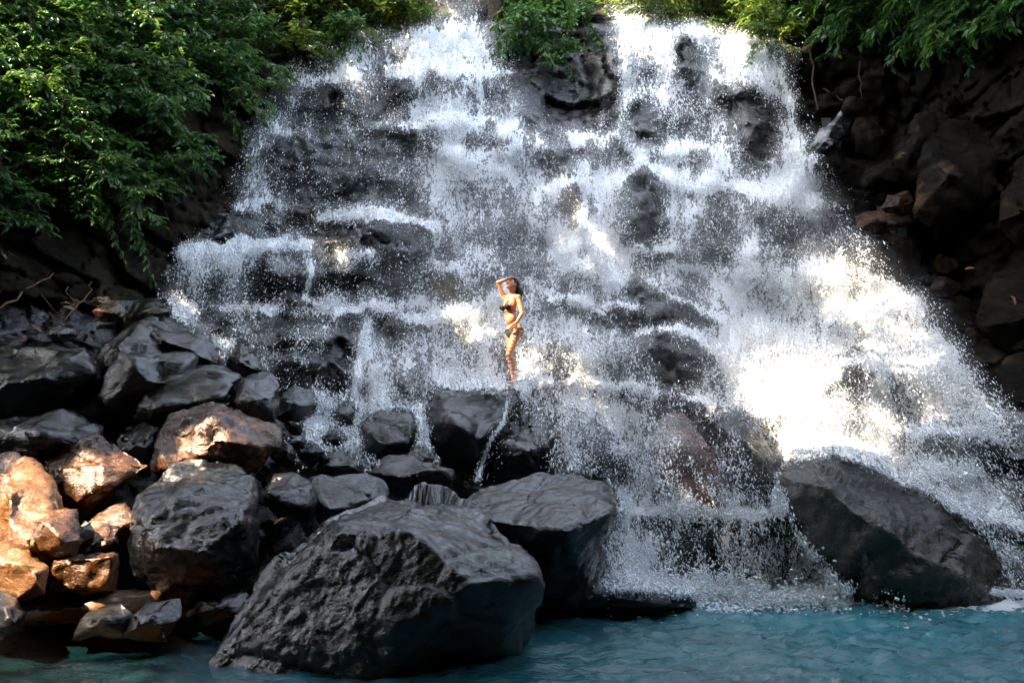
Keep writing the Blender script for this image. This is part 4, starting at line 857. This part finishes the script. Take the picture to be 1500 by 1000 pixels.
# ------------------------------------------------------------------ the woman standing on the ledge
S = 0.0113
def wp(px, py, y): return np.array([(px - 750) * S, y, (562 - py) * S])
def blob(parts, voxel, sm, name, mat, parent):
    bm = bmesh.new()
    for kind, *a in parts:
        if kind == 'c':                        # tapered capsule a->b with radii
            p, q, r0, r1 = a; p = Vector(p); q = Vector(q); n = 7
            for k in range(n + 1):
                t = k / n; c = p.lerp(q, t); rr_ = r0 * (1 - t) + r1 * t
                bmesh.ops.create_icosphere(bm, subdivisions=2, radius=rr_, matrix=Matrix.Translation(c))
        else:                                  # ellipsoid centre, radii, rotation about z, tilt about y
            c, rad, rz, ry = a
            bmesh.ops.create_icosphere(bm, subdivisions=3, radius=1, matrix=Matrix.Translation(Vector(c)) @ Matrix.Rotation(rz, 4, 'Z') @ Matrix.Rotation(ry, 4, 'Y') @ Matrix.Diagonal((*rad, 1)))
    me = bpy.data.meshes.new(name + "_src"); bm.to_mesh(me); bm.free()
    o = bpy.data.objects.new(name, me); COL.objects.link(o)
    md = o.modifiers.new("r", 'REMESH'); md.mode = 'VOXEL'; md.voxel_size = voxel; md.use_smooth_shade = True
    ms = o.modifiers.new("s", 'SMOOTH'); ms.factor = .5; ms.iterations = sm
    dg = bpy.context.evaluated_depsgraph_get(); me2 = bpy.data.meshes.new_from_object(o.evaluated_get(dg)); me2.name = name
    o.modifiers.clear(); o.data = me2; me2.materials.clear(); me2.materials.append(mat)
    me2.polygons.foreach_set("use_smooth", np.full(len(me2.polygons), True)); o.parent = parent
    return o
woman = empty("person", P(750, 563, 12.75)); tag(woman, "woman in a black bikini standing in the falls, one hand on her head", "person")
fa = math.atan2(-.62, -.78)                    # way she faces
f_ = np.array([math.cos(fa), math.sin(fa), 0]); lf_ = np.array([-f_[1], f_[0], 0]) * -1   # towards image right / camera: her left
lf_ = np.array([.62, -.78, 0])
hip = wp(752, 484, 0); waist = wp(748, 466, 0); chest = wp(746.5, 449, 0.0); neck = wp(749.5, 433, 0); head = wp(751, 419.5, -.01)
shL = wp(758.5, 439, -.11); shR = wp(739.5, 436.5, .10); elL = wp(764, 463, -.16); wrL = wp(756.5, 476.5, -.21); elR = wp(729.5, 414.5, .04); wrR = wp(744, 409.5, .0)
hL = hip + lf_ * .085 + np.array([0, 0, -.03]); hR = hip - lf_ * .085 + np.array([0, 0, -.03])
knL = wp(745.5, 521, -.13); anL = wp(754.5, 555, -.04); knR = wp(748, 522, .08); anR = wp(752, 556, .14)
body = [('e', chest + [0, 0, .03], (.095, .145, .15), fa, 0), ('e', chest - [0, 0, .07], (.085, .125, .12), fa, 0), ('e', waist, (.082, .112, .13), fa, 0), ('e', hip + f_ * -.01, (.10, .155, .125), fa, 0), ('e', hip - [0, 0, .06], (.10, .15, .09), fa, 0),
        ('e', chest + f_ * .085 + lf_ * .068 - [0, 0, .02], (.052, .058, .058), fa, 0), ('e', chest + f_ * .085 - lf_ * .068 - [0, 0, .02], (.052, .058, .058), fa, 0),
        ('e', hip - f_ * .06 + lf_ * .065 - [0, 0, .05], (.085, .08, .09), fa, 0), ('e', hip - f_ * .06 - lf_ * .065 - [0, 0, .05], (.085, .08, .09), fa, 0),
        ('c', chest + [0, 0, .12], neck + [0, 0, .02], .062, .052), ('c', neck, head - [0, 0, .05], .052, .05),
        ('c', chest + [0, 0, .13], shL, .062, .052), ('c', chest + [0, 0, .13], shR, .062, .052),
        ('c', shL, elL, .047, .036), ('c', elL, wrL, .037, .024), ('c', shR, elR, .045, .036), ('c', elR, wrR, .036, .024),
        ('c', hL, knL, .088, .054), ('c', knL, anL, .054, .033), ('e', knL * .65 + anL * .35 - f_ * .025, (.05, .048, .11), fa, 0), ('c', hR, knR, .086, .054), ('c', knR, anR, .054, .033), ('e', knR * .65 + anR * .35 - f_ * .025, (.05, .048, .11), fa, 0),
        ('c', anL - f_ * .03 - [0, 0, .04], anL + f_ * .15 - [0, 0, .06], .034, .024), ('c', anR - f_ * .03 - [0, 0, .04], anR + f_ * .15 - [0, 0, .06], .034, .024)]
# head tilted back: face points along fh
fh = f_ * .86 + np.array([0, 0, .5]); fh /= np.linalg.norm(fh); uh = np.cross(lf_, fh) * 1.0
if uh[2] < 0: uh = -uh
body += [('e', head, (.098, .075, .105), fa, -.5), ('c', head + fh * .045 - uh * .055, head + fh * .068 - uh * .085, .045, .028), ('c', head + fh * .088 + uh * .02, head + fh * .112 - uh * .022, .010, .016),
         ('c', head + fh * .088 + uh * .030 + lf_ * .035, head + fh * .088 + uh * .030 - lf_ * .035, .016, .016), ('e', head + lf_ * .076 - uh * .01, (.02, .012, .03), fa, 0), ('e', head - lf_ * .076 - uh * .01, (.02, .012, .03), fa, 0),
         ('c', head + fh * .083 - uh * .05 + lf_ * .018, head + fh * .083 - uh * .05 - lf_ * .018, .014, .014)]
def hand(w0, d, side, nrm, curl):
    """palm at wrist w0 reaching along d, fingers fanned across side, bending towards nrm"""
    d = np.array(d) / np.linalg.norm(d); side = np.array(side) / np.linalg.norm(side); nrm = np.array(nrm) / np.linalg.norm(nrm); out = []
    for k, x in enumerate((-.028, -.009, .010, .028)):
        out.append(('c', w0 + side * x * .5, w0 + d * .085 + side * x, .015, .013))
        l = (.070, .080, .075, .058)[k]; a = w0 + d * .085 + side * x; b1 = a + (d * math.cos(curl) + nrm * math.sin(curl)) * l * .5 + side * x * .12
        b2 = b1 + (d * math.cos(2 * curl) + nrm * math.sin(2 * curl)) * l * .5; out += [('c', a, b1, .0105, .0095), ('c', b1, b2, .0095, .008)]
    a = w0 + d * .03 - side * .03; b1 = a + d * .03 - side * .03; out += [('c', a, b1, .014, .011), ('c', b1, b1 + d * .035 + nrm * .008 - side * .006, .011, .009)]
    return out
body += hand(wrL, wp(747, 487, -.20) - wrL, np.cross(wp(747, 487, -.2) - wrL, [.3, -1, .2]), [-.1, .9, -.3], .25)
body += hand(wrR, wp(756, 409, -.02) - wrR, [.1, -1, .3], [.3, .1, -1], .3)
skin = blob(body, .0055, 3, "body", M['skin'], woman)
hair_p = [('e', head - fh * .022 + uh * .028, (.100, .086, .098), fa, -.5)]
for k, s_ in enumerate((-.05, -.025, 0, .025, .05)):
    a = head - fh * .06 + uh * .01 + lf_ * s_; b1 = wp(760 + k * .3, 430 + (k % 2) * 1.5, -.02) + lf_ * s_ * .8; b2 = wp(758.5 + k * .5, 437 + (k * 7 % 3), -.03) + lf_ * s_ * .8
    hair_p += [('c', a, b1, .042, .030), ('c', b1, b2, .030, .010)]
blob(hair_p, .006, 2, "hair", M['hair'], woman)
# bikini: patches lifted off the body surface
me = skin.data; co = np.empty(len(me.vertices) * 3, np.float32); me.vertices.foreach_get("co", co); co = co.reshape(-1, 3)
no = np.empty_like(co); me.vertices.foreach_get("normal", no.reshape(-1))
polys = [np.array(p.vertices) for p in me.polygons]; cen = np.array([co[p].mean(0) for p in polys]); pn = np.array([no[p].mean(0) for p in polys])
def patch(name, mask, mat, lift=.005):
    ids = np.where(mask)[0]
    if len(ids) == 0: return
    used = np.unique(np.concatenate([polys[i] for i in ids])); rm = {int(u): k for k, u in enumerate(used)}
    out = co[used] + no[used] * lift; inn = co[used] - no[used] * .002
    fq = [np.array([[rm[int(v)] for v in polys[i]] for i in ids if len(polys[i]) == 4])]
    o = mesh_from(name, out, fq[0], mat, woman)
    sd = o.modifiers.new("thick", 'SOLIDIFY'); sd.thickness = .005; sd.offset = -1
    return o
rel = cen - chest; sf = rel @ f_; sl_ = rel @ lf_; sz = rel[:, 2]
armfree = (np.linalg.norm(cen - elL, axis=1) > .0)
for sgn in (1, -1):
    u = (sl_ - sgn * .068) * sgn; h_ = sz + .085                     # triangle cup: base just below the breast, apex towards the neck
    mk = (sf > .055) & (h_ > 0) & (h_ < .16) & (u > -.075 * (1 - h_ / .16) - .01) & (u < .085 * (1 - h_ / .16)) & (pn @ f_ > -.2)
    patch("bikini_cup", mk, M['cloth'])
tor = (np.abs(sl_) < .15) & (np.abs(sf) < .17)
patch("bikini_band", tor & (sz > -.105) & (sz < -.083) & (np.linalg.norm(cen - elL, axis=1) > .12), M['band'], .006)
for sgn in (1, -1):                                                     # neck straps
    u = np.abs(sl_ - sgn * (.068 - .03 * np.clip((sz - .07) / .12, 0, 1))); patch("strap", (u < .006) & (sz > .07) & (sz < .2) & (sf > 0) & (pn @ f_ > 0), M['cloth'])
rh = cen - hip; hz = rh[:, 2]; hl = rh @ lf_; hf = rh @ f_
handfar = np.linalg.norm(cen - wp(750, 484, -.21), axis=1) > .085
mk = (hf > 0) & (hz < .01 - .0) & (hz > -.13) & (np.abs(hl) < .13 * np.clip((hz + .14) / .14, 0, 1) + .02) & (pn @ f_ > -.1) & handfar & (np.abs(hl) < .15)
mk |= (hf <= 0) & (hz < .01) & (hz > -.12) & (np.abs(hl) < .12 * np.clip((hz + .15) / .15, 0, 1) + .015) & handfar & (np.abs(hl) < .13)
patch("bikini_bottom", mk, M['cloth'])
patch("side_tie", (hz < .012) & (hz > -.01) & (np.abs(hl) < .17) & handfar & (np.abs(hf) < .17), M['cloth'])
tie0 = hip + lf_ * .155 + f_ * .03
for k in range(2):
    v, fq = tube(wig(tie0, tie0 + np.array([-.02 + .03 * k, -.03, -.2 - .03 * k]), 7, .006, k), .006, .004, 5); mesh_from("tie_end", v, fq, M['cloth'], woman)
lp = head + fh * .098 - uh * .05
v, fq = tube([lp + lf_ * .022, lp + fh * .004, lp - lf_ * .022], .008, .008, 6); mesh_from("lips", v, fq, M['lip'], woman)
for sgn in (1, -1):
    e0 = head + fh * .099 + uh * .036; v, fq = tube([e0 + lf_ * sgn * .015, e0 + lf_ * sgn * .033 + uh * .006 - fh * .002, e0 + lf_ * sgn * .05 - fh * .012], .005, .003, 5); mesh_from("eyebrow", v, fq, M['hair'], woman)
    e0 = head + fh * .094 + uh * .012; v, fq = tube([e0 + lf_ * sgn * .016, e0 + lf_ * sgn * .03 - uh * .004, e0 + lf_ * sgn * .044 - fh * .006], .005, .004, 5); mesh_from("eyelid", v, fq, M['hair'], woman)
